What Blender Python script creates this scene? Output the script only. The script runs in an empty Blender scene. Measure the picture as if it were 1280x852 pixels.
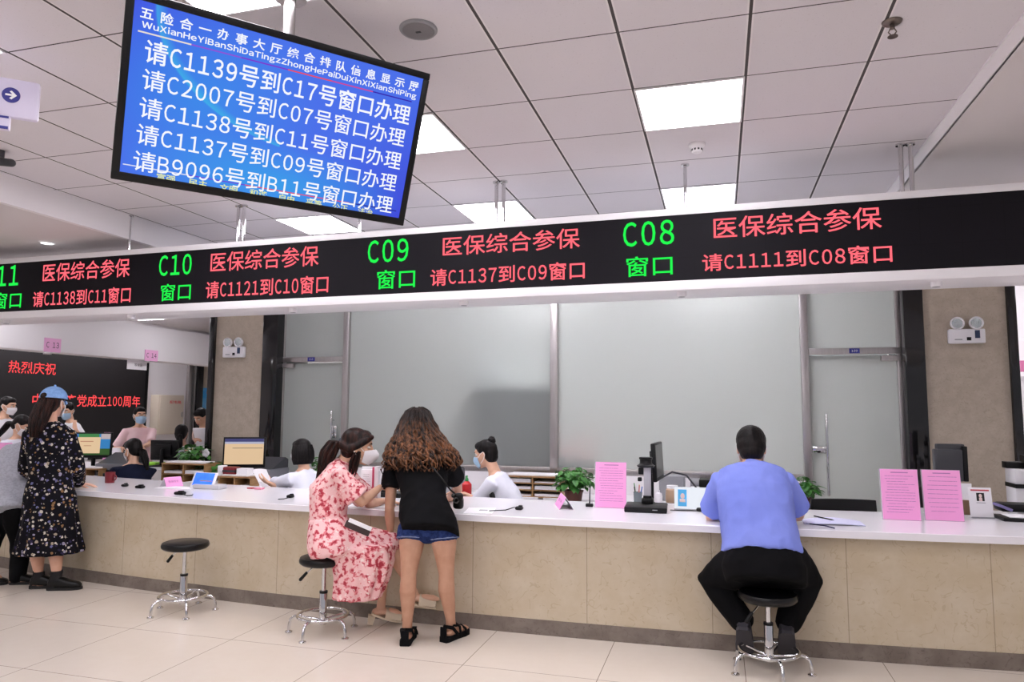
import bpy, bmesh, math, random
from math import sin, cos, pi, radians, sqrt
from mathutils import Vector, Matrix, noise
random.seed(7)
V = Vector
SC = bpy.context.scene
COL = SC.collection

# ------------------------------------------------------------------ camera
HC = 1.5
YAW, PIT, ROL, FPX = radians(16.062), radians(5.40), radians(0.318), 897.7
FWD = V((-sin(YAW)*cos(PIT), cos(YAW)*cos(PIT), sin(PIT)))
_r = V((cos(YAW), sin(YAW), 0)); _u = _r.cross(FWD)
RGT = _r*cos(ROL) + _u*sin(ROL); UPV = -_r*sin(ROL) + _u*cos(ROL)
CAMPOS = V((0, 0, HC))
cd = bpy.data.cameras.new('camera'); cam = bpy.data.objects.new('camera', cd); COL.objects.link(cam)
cd.sensor_width = 36; cd.lens = FPX/1280*36; cd.clip_start = .05; cd.clip_end = 200
cam.matrix_world = Matrix(((RGT.x, UPV.x, -FWD.x, 0), (RGT.y, UPV.y, -FWD.y, 0), (RGT.z, UPV.z, -FWD.z, HC), (0, 0, 0, 1)))
SC.camera = cam

# ------------------------------------------------------------------ light and exposure
PANEL_POWER = 19.0
BACKROOM_POWER = 145.0
WORLD_STRENGTH = 0.42
SC.view_settings.view_transform = 'Standard'
SC.view_settings.look = 'None'
SC.view_settings.exposure = 0.0
SC.view_settings.gamma = 1.0
SC.view_settings.use_curve_mapping = False
w = bpy.data.worlds.new('world'); SC.world = w; w.use_nodes = True
w.node_tree.nodes['Background'].inputs[0].default_value = (0.95, 0.92, 1.0, 1)
w.node_tree.nodes['Background'].inputs[1].default_value = WORLD_STRENGTH

def ray(px, py): return FWD + RGT*((px-640)/FPX) - UPV*((py-426)/FPX)
def at(px, py, Y):
    d = ray(px, py); return CAMPOS + d*(Y/d.y)
def onz(px, py, z):
    d = ray(px, py); return CAMPOS + d*((z-HC)/d.z)
def onx(px, py, X):
    d = ray(px, py); return CAMPOS + d*(X/d.x)
def onplane(px, py, p0, n):
    d = ray(px, py); return CAMPOS + d*((p0-CAMPOS).dot(n)/d.dot(n))

# ------------------------------------------------------------------ materials
def lin(h):
    h = h.lstrip('#'); o = []
    for i in (0, 2, 4):
        c = int(h[i:i+2], 16)/255
        o.append(c/12.92 if c <= .04045 else ((c+.055)/1.055)**2.4)
    return (*o, 1)
_M = {}
def mat(name, c='#808080', rough=.5, metal=0., spec=.5, coat=0., emit=0., c2=None, nscale=8., nlo=.4, nhi=.6, stretch=(1, 1, 1), bump=0., bscale=40., sheen=0., alpha=1.0):
    if name in _M: return _M[name]
    m = bpy.data.materials.new(name); m.use_nodes = True; _M[name] = m
    nt = m.node_tree; b = nt.nodes['Principled BSDF']
    b.inputs['Base Color'].default_value = lin(c); b.inputs['Roughness'].default_value = rough
    b.inputs['Metallic'].default_value = metal; b.inputs['Specular IOR Level'].default_value = spec
    b.inputs['Coat Weight'].default_value = coat; b.inputs['Coat Roughness'].default_value = .08
    b.inputs['Sheen Weight'].default_value = sheen
    b.inputs['Alpha'].default_value = alpha
    if emit:
        b.inputs['Emission Color'].default_value = lin(c); b.inputs['Emission Strength'].default_value = emit
    if c2 or bump:
        tc = nt.nodes.new('ShaderNodeTexCoord'); mp = nt.nodes.new('ShaderNodeMapping')
        mp.inputs['Scale'].default_value = stretch
        nt.links.new(tc.outputs['Object'], mp.inputs[0])
    if c2:
        n = nt.nodes.new('ShaderNodeTexNoise'); n.inputs['Scale'].default_value = nscale; n.inputs['Detail'].default_value = 6
        nt.links.new(mp.outputs[0], n.inputs['Vector'])
        r = nt.nodes.new('ShaderNodeValToRGB'); e = r.color_ramp.elements
        e[0].position = nlo; e[0].color = lin(c); e[1].position = nhi; e[1].color = lin(c2)
        nt.links.new(n.outputs['Fac'], r.inputs[0]); nt.links.new(r.outputs[0], b.inputs['Base Color'])
    if bump:
        n2 = nt.nodes.new('ShaderNodeTexNoise'); n2.inputs['Scale'].default_value = bscale; n2.inputs['Detail'].default_value = 4
        nt.links.new(mp.outputs[0], n2.inputs['Vector'])
        bp = nt.nodes.new('ShaderNodeBump'); bp.inputs['Strength'].default_value = bump; bp.inputs['Distance'].default_value = .02
        nt.links.new(n2.outputs['Fac'], bp.inputs['Height']); nt.links.new(bp.outputs[0], b.inputs['Normal'])
    return m

class NG:
    """tiny node helper on a fresh principled material"""
    def __init__(s, name, rough=.5):
        s.m = bpy.data.materials.new(name); s.m.use_nodes = True; s.t = s.m.node_tree
        s.b = s.t.nodes['Principled BSDF']; s.b.inputs['Roughness'].default_value = rough
        s.co = s.n('ShaderNodeTexCoord').outputs['Object']
    def n(s, ty, **k):
        x = s.t.nodes.new(ty)
        for a, v in k.items(): setattr(x, a, v)
        return x
    def l(s, a, b): s.t.links.new(a, b)
    def math(s, op, a, b=None, clamp=False):
        x = s.n('ShaderNodeMath', operation=op); x.use_clamp = clamp
        for i, v in enumerate((a, b)):
            if v is None: continue
            if isinstance(v, (int, float)): x.inputs[i].default_value = v
            else: s.l(v, x.inputs[i])
        return x.outputs[0]
    def xyz(s, v=None):
        x = s.n('ShaderNodeSeparateXYZ'); s.l(v or s.co, x.inputs[0]); return x.outputs
    def noise(s, sc, det=5, v=None, out='Fac'):
        x = s.n('ShaderNodeTexNoise'); x.inputs['Scale'].default_value = sc; x.inputs['Detail'].default_value = det
        s.l(v or s.co, x.inputs['Vector']); return x.outputs[out]
    def ramp(s, f, stops, interp='LINEAR'):
        r = s.n('ShaderNodeValToRGB'); e = r.color_ramp.elements; r.color_ramp.interpolation = interp
        while len(e) < len(stops): e.new(.5)
        for k, (p, c) in enumerate(stops): e[k].position = p; e[k].color = lin(c) if isinstance(c, str) else c
        s.l(f, r.inputs[0]); return r.outputs[0]
    def mix(s, f, a, b, blend='MIX'):
        x = s.n('ShaderNodeMix', data_type='RGBA', blend_type=blend)
        for i, v in ((0, f), (6, a), (7, b)):
            if isinstance(v, (int, float)): x.inputs[i].default_value = v
            elif isinstance(v, str): x.inputs[i].default_value = lin(v)
            else: s.l(v, x.inputs[i])
        return x.outputs[2]
    def color(s, v): s.l(v, s.b.inputs['Base Color']); return s
    def bump(s, h, st=.3, d=.01):
        x = s.n('ShaderNodeBump'); x.inputs['Strength'].default_value = st; x.inputs['Distance'].default_value = d
        s.l(h, x.inputs['Height']); s.l(x.outputs[0], s.b.inputs['Normal']); return s

# ------------------------------------------------------------------ objects
def wloc(o):
    v = V((0, 0, 0))
    while o is not None: v += o.location; o = o.parent
    return v
def tag(o, label=None, cat=None, group=None, kind=None):
    if label: o['label'] = label
    if cat: o['category'] = cat
    if group: o['group'] = group
    if kind: o['kind'] = kind
    return o
def thing(name, label, cat, loc, group=None):
    o = bpy.data.objects.new(name, None); COL.objects.link(o); o.location = V(loc); o.empty_display_size = .1
    return tag(o, label, cat, group)
def obj(name, mb, m, parent=None, org=None, sharp=40, label=None):
    """mesh object from an MB / mesh authored in world coordinates"""
    if parent is not None: base = wloc(parent); loc = V((0, 0, 0))
    else: base = V(org) if org is not None else V((0, 0, 0)); loc = base
    me = mb if isinstance(mb, bpy.types.Mesh) else mb.mesh(name)
    me.name = name
    me.transform(Matrix.Translation(-base))
    for f in me.polygons: f.use_smooth = True
    me.set_sharp_from_angle(angle=radians(sharp))
    ms = m if isinstance(m, (list, tuple)) else [m]
    me.materials.clear()
    for x in ms: me.materials.append(x)
    o = bpy.data.objects.new(name, me); COL.objects.link(o); o.location = loc
    if parent is not None: o.parent = parent
    if label: o['label'] = label
    return o
def dup(o, loc=None, label=None, rz=None, parent=None):
    c = o.copy(); COL.objects.link(c)
    if parent is not None: c.parent = parent
    if loc is not None: c.location = V(loc)
    if rz is not None: c.rotation_euler = (0, 0, rz)
    if label: c['label'] = label
    for k in [x for x in o.children]: dup(k, parent=c)
    return c
def RZ(a): return Matrix.Rotation(a, 4, 'Z')
def TR(v): return Matrix.Translation(V(v))
def frame(o, x, y, z):
    """matrix with columns x, y, z and origin o"""
    x, y, z = V(x), V(y), V(z)
    return Matrix(((x.x, y.x, z.x, o[0]), (x.y, y.y, z.y, o[1]), (x.z, y.z, z.z, o[2]), (0, 0, 0, 1)))

class MB:
    def __init__(s, M=None): s.v = []; s.f = []; s.fm = []; s.M = M or Matrix.Identity(4); s.mi = 0
    def add(s, vs, fs):
        n = len(s.v); s.v += [s.M @ V(p) for p in vs]
        s.f += [tuple(i+n for i in f) for f in fs]; s.fm += [s.mi]*len(fs); return s
    def box(s, c, d, bev=0., R=None, seg=2):
        bm = bmesh.new(); bmesh.ops.create_cube(bm, size=1)
        for v in bm.verts: v.co = V((v.co.x*d[0], v.co.y*d[1], v.co.z*d[2]))
        if bev: bmesh.ops.bevel(bm, geom=bm.edges[:], offset=min(bev, min(d)*.49), segments=seg, affect='EDGES', profile=.5)
        bm.verts.index_update(); R = R.to_3x3() if R else None
        vs = [(V(c) + ((R @ v.co) if R else v.co)) for v in bm.verts]
        fs = [[v.index for v in f.verts] for f in bm.faces]; bm.free(); return s.add(vs, fs)
    def bx(s, a, b, bev=0.):
        a, b = V(a), V(b); return s.box((a+b)/2, [abs(q) for q in (b-a)], bev)
    def loft(s, rings, closed=True, caps=True):
        """rings: list of lists of points, same length"""
        n = len(rings[0]); vs = [p for r in rings for p in r]; fs = []
        for i in range(len(rings)-1):
            for j in range(n if closed else n-1):
                k = (j+1) % n; fs.append((i*n+j, i*n+k, (i+1)*n+k, (i+1)*n+j))
        if caps and closed:
            fs.append(tuple(range(n-1, -1, -1))); fs.append(tuple((len(rings)-1)*n+j for j in range(n)))
        return s.add(vs, fs)
    def tube(s, pts, rad, seg=12, cap=True, flat=None, round_=True):
        pts = [V(p) for p in pts]
        if not isinstance(rad, (list, tuple)): rad = [rad]*len(pts)
        tn = []
        for i in range(len(pts)):
            a = pts[max(i-1, 0)]; b = pts[min(i+1, len(pts)-1)]; d = (b-a)
            tn.append(d.normalized() if d.length > 1e-9 else V((0, 0, 1)))
        u = tn[0].orthogonal().normalized() if flat is None else (V(flat[0]) - tn[0]*V(flat[0]).dot(tn[0])).normalized()
        fk = 1. if flat is None else flat[1]
        rings = []; P = list(zip(pts, rad, tn))
        if round_ and cap:
            r0, r1 = rad[0], rad[-1]
            P = [(pts[0]-tn[0]*r0*sin(a), r0*cos(a), tn[0]) for a in (1.35, .9, .45)] + P + [(pts[-1]+tn[-1]*r1*sin(a), r1*cos(a), tn[-1]) for a in (.45, .9, 1.35)]
        for p, r, t in P:
            u = (u - t*u.dot(t)); u = u.normalized() if u.length > 1e-6 else t.orthogonal().normalized()
            w_ = t.cross(u)
            rings.append([p + u*(r*cos(2*pi*k/seg)) + w_*(r*fk*sin(2*pi*k/seg)) for k in range(seg)])
        return s.loft(rings, True, cap)
    def cyl(s, a, b, r, r2=None, seg=24): return s.tube([a, b], [r, r if r2 is None else r2], seg, True, None, False)
    def ell(s, c, r, R=None, nu=16, nv=10):
        c = V(c); R = R.to_3x3() if R else Matrix.Identity(3); r = (r, r, r) if isinstance(r, (int, float)) else r
        vs = [c + R @ V((0, 0, -r[2]))]; fs = []
        for i in range(1, nv):
            a = -pi/2 + pi*i/nv
            for j in range(nu): t = 2*pi*j/nu; vs.append(c + R @ V((r[0]*cos(a)*cos(t), r[1]*cos(a)*sin(t), r[2]*sin(a))))
        vs.append(c + R @ V((0, 0, r[2]))); L = len(vs)-1
        for j in range(nu):
            k = (j+1) % nu; fs.append((0, 1+k, 1+j)); fs.append((L, L-nu+j, L-nu+k))
            for i in range(nv-2): a = 1+i*nu; fs.append((a+j, a+k, a+nu+k, a+nu+j))
        return s.add(vs, fs)
    def lathe(s, c, prof, seg=32, axis=(0, 0, 1)):
        """prof: (radius, height) pairs from the bottom up"""
        c = V(c); ax = V(axis).normalized(); u = ax.orthogonal().normalized(); w_ = ax.cross(u)
        return s.loft([[c + ax*h + u*(max(r, 1e-4)*cos(2*pi*k/seg)) + w_*(max(r, 1e-4)*sin(2*pi*k/seg)) for k in range(seg)] for r, h in prof])
    def prism(s, poly, a, b):
        """poly of 3-d points moved from offset a to offset b"""
        return s.loft([[V(p)+V(a) for p in poly], [V(p)+V(b) for p in poly]])
    def ring(s, c, R, r, axis=(0, 0, 1), seg=40, rs=10):
        c = V(c); ax = V(axis).normalized(); u = ax.orthogonal().normalized(); w_ = ax.cross(u); vs = []; fs = []
        for i in range(seg):
            a = 2*pi*i/seg; d = u*cos(a)+w_*sin(a)
            for j in range(rs): b = 2*pi*j/rs; vs.append(c + d*(R+r*cos(b)) + ax*(r*sin(b)))
        for i in range(seg):
            for j in range(rs): k = (i+1) % seg; l = (j+1) % rs; fs.append((i*rs+j, k*rs+j, k*rs+l, i*rs+l))
        return s.add(vs, fs)
    def sheet(s, fn, nu, nv, th):
        """two sided slab from fn(u,v)->(point, normal), thickness th"""
        vs = []; fs = []
        for q in (0, 1):
            for i in range(nu+1):
                for j in range(nv+1):
                    p, n = fn(i/nu, j/nv); vs.append(V(p) + V(n)*(th*q))
        A = lambda i, j, q: q*(nu+1)*(nv+1) + i*(nv+1)+j
        for i in range(nu):
            for j in range(nv):
                fs.append((A(i, j, 1), A(i+1, j, 1), A(i+1, j+1, 1), A(i, j+1, 1))); fs.append((A(i, j, 0), A(i, j+1, 0), A(i+1, j+1, 0), A(i+1, j, 0)))
        for i in range(nu):
            fs.append((A(i, 0, 0), A(i+1, 0, 0), A(i+1, 0, 1), A(i, 0, 1))); fs.append((A(i+1, nv, 0), A(i, nv, 0), A(i, nv, 1), A(i+1, nv, 1)))
        for j in range(nv):
            fs.append((A(0, j+1, 0), A(0, j, 0), A(0, j, 1), A(0, j+1, 1))); fs.append((A(nu, j, 0), A(nu, j+1, 0), A(nu, j+1, 1), A(nu, j, 1)))
        return s.add(vs, fs)
    def merge(s, me, M):
        n = len(s.v); s.v += [M @ v.co for v in me.vertices]; s.f += [tuple(i+n for i in p.vertices) for p in me.polygons]; s.fm += [s.mi]*len(me.polygons); return s
    def mesh(s, name='m', fix=True):
        me = bpy.data.meshes.new(name); me.from_pydata([tuple(p) for p in s.v], [], s.f)
        if fix:
            bm = bmesh.new(); bm.from_mesh(me); bmesh.ops.recalc_face_normals(bm, faces=bm.faces[:]); bm.to_mesh(me); bm.free()
        if any(s.fm):
            for p, k in zip(me.polygons, s.fm): p.material_index = k
        me.update(); return me

_G = {}
def glyph(ch, bold):
    """outline of one character as (vertices, faces, x0, x1); latin letters use their full width forms"""
    k = (ch, bold)
    if k not in _G:
        c = bpy.data.curves.new('glyph', 'FONT'); c.body = chr(ord(ch)+0xFEE0) if '!' <= ch <= '~' else ch; c.resolution_u = 3; c.offset = bold
        o = bpy.data.objects.new('glyph', c); COL.objects.link(o)
        dg = bpy.context.evaluated_depsgraph_get(); me = bpy.data.meshes.new_from_object(o.evaluated_get(dg))
        vs = [v.co.copy() for v in me.vertices]; fs = [tuple(p.vertices) for p in me.polygons]; xs = [v.x for v in vs] or [0]
        _G[k] = (vs, fs, min(xs), max(xs)); bpy.data.objects.remove(o); bpy.data.curves.remove(c); bpy.data.meshes.remove(me)
    return _G[k]
def text_mb(mb, body, box, M, bold=0., mono=.56, even=False):
    """lettering stretched into box (x0, y0, x1, y1) of the plane of matrix M (x right, y up)"""
    x = 0.; V_, F_ = [], []
    for ch in body:
        if ch == ' ': x += .42; continue
        vs, fs, a, b = glyph(ch, bold); lat = '!' <= ch <= '~'
        kx = 1.
        if lat and not even: adv = mono; kx = min(1., (mono-.13)/(b-a)); off = x + mono/2 - (a+b)/2*kx
        elif lat: adv = (b-a)+.09; off = x + .045 - a
        else: adv = 1.; off = x + .5 - (a+b)/2 if ch in '口一' else x - .0
        n = len(V_); V_ += [V((v.x*kx+off, v.y, 0)) for v in vs]; F_ += [tuple(i+n for i in f) for f in fs]; x += adv
    xs = [v.x for v in V_]; ys = [v.y for v in V_]
    sx_ = (box[2]-box[0])/(max(xs)-min(xs)); sy_ = (box[3]-box[1])/(max(ys)-min(ys)); x0, y0 = min(xs), min(ys)
    return mb.add([M @ V((box[0]+(v.x-x0)*sx_, box[1]+(v.y-y0)*sy_, 0)) for v in V_], F_)
def emis(name, c, st=1.0):
    if name in _M: return _M[name]
    m = bpy.data.materials.new(name); m.use_nodes = True; _M[name] = m; t = m.node_tree
    t.nodes.remove(t.nodes['Principled BSDF']); e = t.nodes.new('ShaderNodeEmission'); e.inputs[0].default_value = lin(c); e.inputs[1].default_value = st
    t.links.new(e.outputs[0], t.nodes['Material Output'].inputs[0]); return m
# ------------------------------------------------------------------ surfaces
def m_ceiling():
    g = NG('acoustic_tile', .9); x, y, z = g.xyz()
    def grid(c, off, pitch, hw):
        a = g.math('FRACT', g.math('DIVIDE', g.math('SUBTRACT', c, off), pitch)); a = g.math('ABSOLUTE', g.math('SUBTRACT', a, .5))
        return g.math('GREATER_THAN', a, .5-hw/pitch)
    gx = grid(x, -1.027, .6, .0075); gy = grid(y, 3.27, .629, .0042)
    gx2 = grid(x, -1.027, .6, .016)
    sp = g.noise(95, 3); spk = g.math('LESS_THAN', sp, .33)
    base = g.mix(g.noise(1.1, 3), '#dad6db', '#e3dfe5')
    base = g.mix(g.math('MULTIPLY', spk, .22), base, '#8f8988')
    base = g.mix(g.math('MULTIPLY', gx2, .5), base, '#f4f2f2')
    base = g.mix(g.math('MAXIMUM', gx, gy), base, '#4a4647')
    g.color(base); return g.m
def m_floor():
    g = NG('polished_floor_tile', .16); x, y, z = g.xyz()
    def cell(c, off, p): return g.math('DIVIDE', g.math('SUBTRACT', c, off), p)
    cx, cy = cell(x, -.685, .797), cell(y, 4.135, .79)
    def ln(c, hw):
        a = g.math('ABSOLUTE', g.math('SUBTRACT', g.math('FRACT', c), .5)); return g.math('GREATER_THAN', a, .5-hw)
    line = g.math('MAXIMUM', ln(cx, .0028), ln(cy, .0028))
    n = g.mix(g.noise(2.2, 8), '#d8cec1', '#e4dbd0'); n = g.mix(g.math('MULTIPLY', g.noise(14, 6), .5), n, '#d6cabb')
    g.color(g.mix(line, n, '#8c8073'))
    g.b.inputs['Specular IOR Level'].default_value = .55; return g.m
def m_stone(name, a, b_, v, rough, seam=None, vs=1.):
    g = NG(name, rough); n = g.noise(5*vs, 8); n2 = g.noise(28*vs, 6)
    c = g.ramp(n, [(.35, a), (.65, b_)]); c = g.mix(g.math('MULTIPLY', n2, .35), c, v)
    vv = g.n('ShaderNodeTexVoronoi'); vv.feature = 'DISTANCE_TO_EDGE'; vv.inputs['Scale'].default_value = 4.5*vs
    nz = g.n('ShaderNodeTexNoise'); nz.inputs['Scale'].default_value = 4; g.l(g.co, nz.inputs['Vector'])
    av = g.n('ShaderNodeVectorMath', operation='ADD'); g.l(g.co, av.inputs[0]); g.l(nz.outputs['Color'], av.inputs[1]); g.l(av.outputs[0], vv.inputs['Vector'])
    vein = g.math('LESS_THAN', vv.outputs['Distance'], .02); vein = g.math('MULTIPLY', vein, g.math('MULTIPLY', g.math('GREATER_THAN', n2, .5), .45))
    c = g.mix(vein, c, v)
    if seam:
        x = g.xyz()[0]; f = g.math('ABSOLUTE', g.math('SUBTRACT', g.math('FRACT', g.math('DIVIDE', g.math('SUBTRACT', x, seam[0]), seam[1])), .5))
        c = g.mix(g.math('MULTIPLY', g.math('GREATER_THAN', f, .5-.0025/seam[1]), .55), c, '#7a6a55')
    g.color(c); return g.m
def m_brushed(name, c1, c2):
    g = NG(name, .3); g.b.inputs['Metallic'].default_value = .9
    mp = g.n('ShaderNodeMapping'); mp.inputs['Scale'].default_value = (80, 80, 3); g.l(g.co, mp.inputs[0])
    g.color(g.mix(g.noise(2, 4, mp.outputs[0]), c1, c2)); return g.m
def m_frost():
    m = bpy.data.materials.new('frosted_glass'); m.use_nodes = True; t = m.node_tree; t.nodes.remove(t.nodes['Principled BSDF'])
    tr = t.nodes.new('ShaderNodeBsdfTranslucent'); tr.inputs[0].default_value = lin('#ececec')
    df = t.nodes.new('ShaderNodeBsdfDiffuse'); df.inputs[0].default_value = lin('#b4bab8')
    gl = t.nodes.new('ShaderNodeBsdfGlossy'); gl.inputs['Roughness'].default_value = .28; gl.inputs[0].default_value = lin('#eef2f2')
    m1 = t.nodes.new('ShaderNodeMixShader'); m1.inputs[0].default_value = .3; t.links.new(tr.outputs[0], m1.inputs[1]); t.links.new(df.outputs[0], m1.inputs[2])
    fr = t.nodes.new('ShaderNodeFresnel'); fr.inputs[0].default_value = 1.35
    m2 = t.nodes.new('ShaderNodeMixShader'); t.links.new(fr.outputs[0], m2.inputs[0]); t.links.new(m1.outputs[0], m2.inputs[1]); t.links.new(gl.outputs[0], m2.inputs[2])
    t.links.new(m2.outputs[0], t.nodes['Material Output'].inputs[0]); return m

M_CEIL = m_ceiling(); M_FLOOR = m_floor(); M_FROST = m_frost()
M_PANELSTONE = m_stone('cream_marble_panel', '#c9baa0', '#d2c6b0', '#b3a184', .22, (-3.5, .797))
M_PLINTH = m_stone('grey_marble_plinth', '#776c63', '#8a7f76', '#554c46', .25, None, 1.6)
M_COLUMN = m_stone('beige_granite_column', '#b3a696', '#c0b4a4', '#978a79', .3, None, 2.2)
M_STEEL = m_brushed('brushed_steel', '#a8a3a2', '#c4c0bf')
M_BLACKSTONE = mat('polished_black_stone', '#0c0b0d', .08, spec=.6, c2='#1a191b', nscale=3)
M_WHITEPAINT = mat('white_paint', '#ece9ec', .6)
M_GYPSUM = mat('gypsum_ceiling', '#dcd7d8', .85)
M_WHITEMETAL = mat('white_metal', '#f1eff3', .35)
M_CHROME = mat('chrome', '#d8d8da', .07, metal=1.)
M_BLACKPL = mat('black_plastic', '#08080a', .4, spec=.3)
M_DARKGREY = mat('dark_grey_plastic', '#3a3b40', .45)
M_GREYPL = mat('grey_plastic', '#9a9ba0', .5)
M_WHITEPL = mat('white_plastic', '#eceaee', .35)
M_WORKTOP = mat('white_solid_surface', '#efedf3', .18, spec=.5)
M_PAPER = mat('white_paper', '#f3f2f6', .8)
M_PINK = mat('pink_paper', '#f7a6dc', .7)
M_WOOD = mat('light_wood', '#b08a5e', .5, c2='#9a7449', nscale=6, stretch=(1, 1, 8))
M_ACRYL = mat('clear_acrylic', '#f4f4fa', .1, alpha=.35)
M_LIGHT = emis('lit_diffuser', '#fdf9ff', PANEL_POWER)
M_INK = mat('dark_ink', '#4a4550', .8)
M_PINKINK = mat('purple_ink', '#bb78b2', .8)

# ------------------------------------------------------------------ setting
CZ = 3.284; WY = 7.4
def struct(name, mb, m, parent=None, org=None, sharp=40):
    o = obj(name, mb, m, parent, org, sharp)
    if parent is None: o['kind'] = 'structure'
    return o
struct('floor', MB().bx((-15, -6, -.1), (8, 16, 0)), M_FLOOR)
struct('ceiling', MB().bx((-5.26, -6, CZ), (1.35, WY-.02, CZ+.05)), M_CEIL)
struct('ceiling_left', MB().bx((-15, -6, 3.062), (-5.31, 16, 3.11)), M_GYPSUM)
struct('beam_left', MB().bx((-5.31, -6, 3.058), (-5.26, WY, CZ+.05)), M_WHITEPAINT)
struct('ceiling_right', MB().bx((1.40, -6, 3.236), (8, WY, 3.29)), M_GYPSUM)
struct('trim_ceiling_right', MB().loft([[V((a, y, b)) for a, b in ((1.35, CZ+.03), (1.35, CZ-.012), (1.366, CZ-.016), (1.392, 3.236), (1.41, 3.236), (1.41, CZ+.03))] for y in (-6, WY)]), M_WHITEMETAL)
struct('wall_back', MB().bx((-4.98, WY-.02, 2.75), (1.63, WY+.03, CZ+.05)), M_WHITEPAINT)
struct('wall_back_lower', MB().bx((-4.1, WY-.03, 0), (.77, WY+.015, .835)), M_WHITEPAINT)
struct('wall_back_right', MB().bx((2.0, 9.6, 0), (8, 9.75, 3.4)), M_WHITEPAINT)
# room behind the frosted glass
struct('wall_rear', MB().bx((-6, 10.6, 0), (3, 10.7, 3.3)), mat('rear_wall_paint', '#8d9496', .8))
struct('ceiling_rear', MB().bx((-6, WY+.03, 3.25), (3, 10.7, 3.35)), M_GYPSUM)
struct('wall_rear_left', MB().bx((-5.6, WY+.5, 0), (-5.5, 10.6, 3.3)), M_WHITEPAINT)
struct('wall_rear_right', MB().bx((2.2, WY+.5, 0), (2.3, 10.6, 3.3)), M_WHITEPAINT)
# columns of stone with black edge strips
def column(name, x0, x1, l0, r1):
    struct(name, MB().bx((x0, WY-.12, 0), (x1, WY+.5, 3.4)), M_COLUMN)
    return [struct('trim_black_strip', MB().bx((a, WY-.16, 0), (b, WY+.5, 3.4), .008), M_BLACKSTONE) for a, b in ((l0, x0), (x1, r1))]
cx_ = lambda px: at(px, 470, WY-.14).x
column('column_left', cx_(267), cx_(327.5), cx_(260.5), cx_(346.5))
column('column_right', cx_(1157.5), cx_(1263.5), cx_(1132), cx_(1275))

def bay(name, x0, x1, pane=True):
    """fixed frosted window between two steel posts"""
    r = bpy.data.objects.new(name, None); COL.objects.link(r); r.location = (x0, WY, .87); r['kind'] = 'structure'
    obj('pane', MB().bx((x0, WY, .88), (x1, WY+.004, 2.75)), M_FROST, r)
    obj('bottom_rail', MB().bx((x0, WY-.03, .835), (x1, WY+.03, .9), .004), M_STEEL, r)
    return r
bay('window_1', -4.085, -1.695); bay('window_2', -1.625, .765)
for i, (a, b) in enumerate(((-4.135, -4.065), (-1.70, -1.62), (.76, .83))):
    struct('trim_%d' % (i+1), MB().bx((a, WY-.05, 0), (b, WY+.04, 2.76), .004), M_STEEL)
M_BLUEPLATE = mat('blue_plate', '#2a2f86', .4); M_SIGNWHITE = mat('sign_white', '#f4f4f8', .6)
def glass_door(name, x0, x1, hx, plate):
    r = bpy.data.objects.new(name, None); COL.objects.link(r); r.location = (x0, WY, 0); r['kind'] = 'structure'
    obj('pane', MB().bx((x0, WY, .02), (x1, WY+.004, 2.02)), M_FROST, r)
    obj('transom_pane', MB().bx((x0, WY, 2.09), (x1, WY+.004, 2.75)), M_FROST, r)
    obj('transom_rail', MB().bx((x0, WY-.04, 2.03), (x1, WY+.03, 2.09), .003), M_STEEL, r)
    s = 1 if hx > (x0+x1)/2 else -1
    e = x0 if s > 0 else x1
    obj('closer', MB().bx((e, WY-.045, 1.965), (e+s*.17, WY-.005, 2.015), .004), M_STEEL, r)
    obj('side_frame', MB().bx((e-s*.004, WY-.03, 0), (e+s*.035, WY+.03, 2.75), .004), M_STEEL, r)
    h = MB(); h.tube([(hx, WY-.06, .72), (hx, WY-.06, 1.46)], .013, 14)
    for z in (.82, 1.36): h.cyl((hx, WY-.06, z), (hx, WY, z), .008, seg=10)
    if plate == 'lock': h.bx((hx-.13, WY-.05, 1.10), (hx+.01, WY-.002, 1.17), .012)
    else: h.bx((hx-.02, WY-.03, 1.16), (hx+.05, WY-.002, 1.3), .006)
    obj('handle', h, M_CHROME, r)
    p = obj('room_plate', MB().bx((x0+(x1-x0)*.5-.045, WY-.046, 2.038), (x0+(x1-x0)*.5+.045, WY-.04, 2.084)), M_BLUEPLATE, r)
    t = MB(); text_mb(t, '109' if plate == 'lock' else '110', (x0+(x1-x0)*.5-.026, 2.052, x0+(x1-x0)*.5+.026, 2.072), frame((0, WY-.047, 0), (1, 0, 0), (0, 0, 1), (0, -1, 0)))
    obj('lettering', t, M_SIGNWHITE, p)
    return r
glass_door('door_1', -4.95, -4.14, -4.25, 'plain'); glass_door('door_2', .835, 1.63, .965, 'lock')

# cabinet and shelf seen as soft shapes through the frosted glass
a = at(595, 480, WY+.03); b = at(686, 580, WY+.03)
t = thing('storage_cabinet', 'grey cabinet standing close behind the frosted glass beside the central post', 'cabinet', ((a.x+b.x)/2, WY+.3, 0))
obj('body', MB().bx((a.x, WY+.02, .02), (b.x+.02, WY+.45, a.z), .004), mat('grey_cabinet', '#a5ada8', .6), t)
obj('box_on_top', MB().bx((a.x+.01, WY+.05, a.z), (a.x+.32, WY+.4, a.z+.1), .01), mat('cabinet_top', '#aab4b8', .6), t)
a = at(700, 565, WY+.04); b = at(745, 578, WY+.04)
t = thing('red_file_shelf', 'small shelf of red topped files behind the frosted glass above the potted plant', 'shelf', ((a.x+b.x)/2, WY+.14, 0))
obj('shelf_unit', MB().bx((a.x, WY+.02, .3), (b.x, WY+.3, b.z), .004), mat('pale_shelf', '#b5b5b0', .6), t)
for k in range(5):
    xx = a.x + (b.x-a.x)*(k+.5)/5
    obj('file', MB().bx((xx-.022, WY+.02, b.z), (xx+.022, WY+.25, b.z+.085), .008), mat('red_file', '#b3423f', .5), t)

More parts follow.
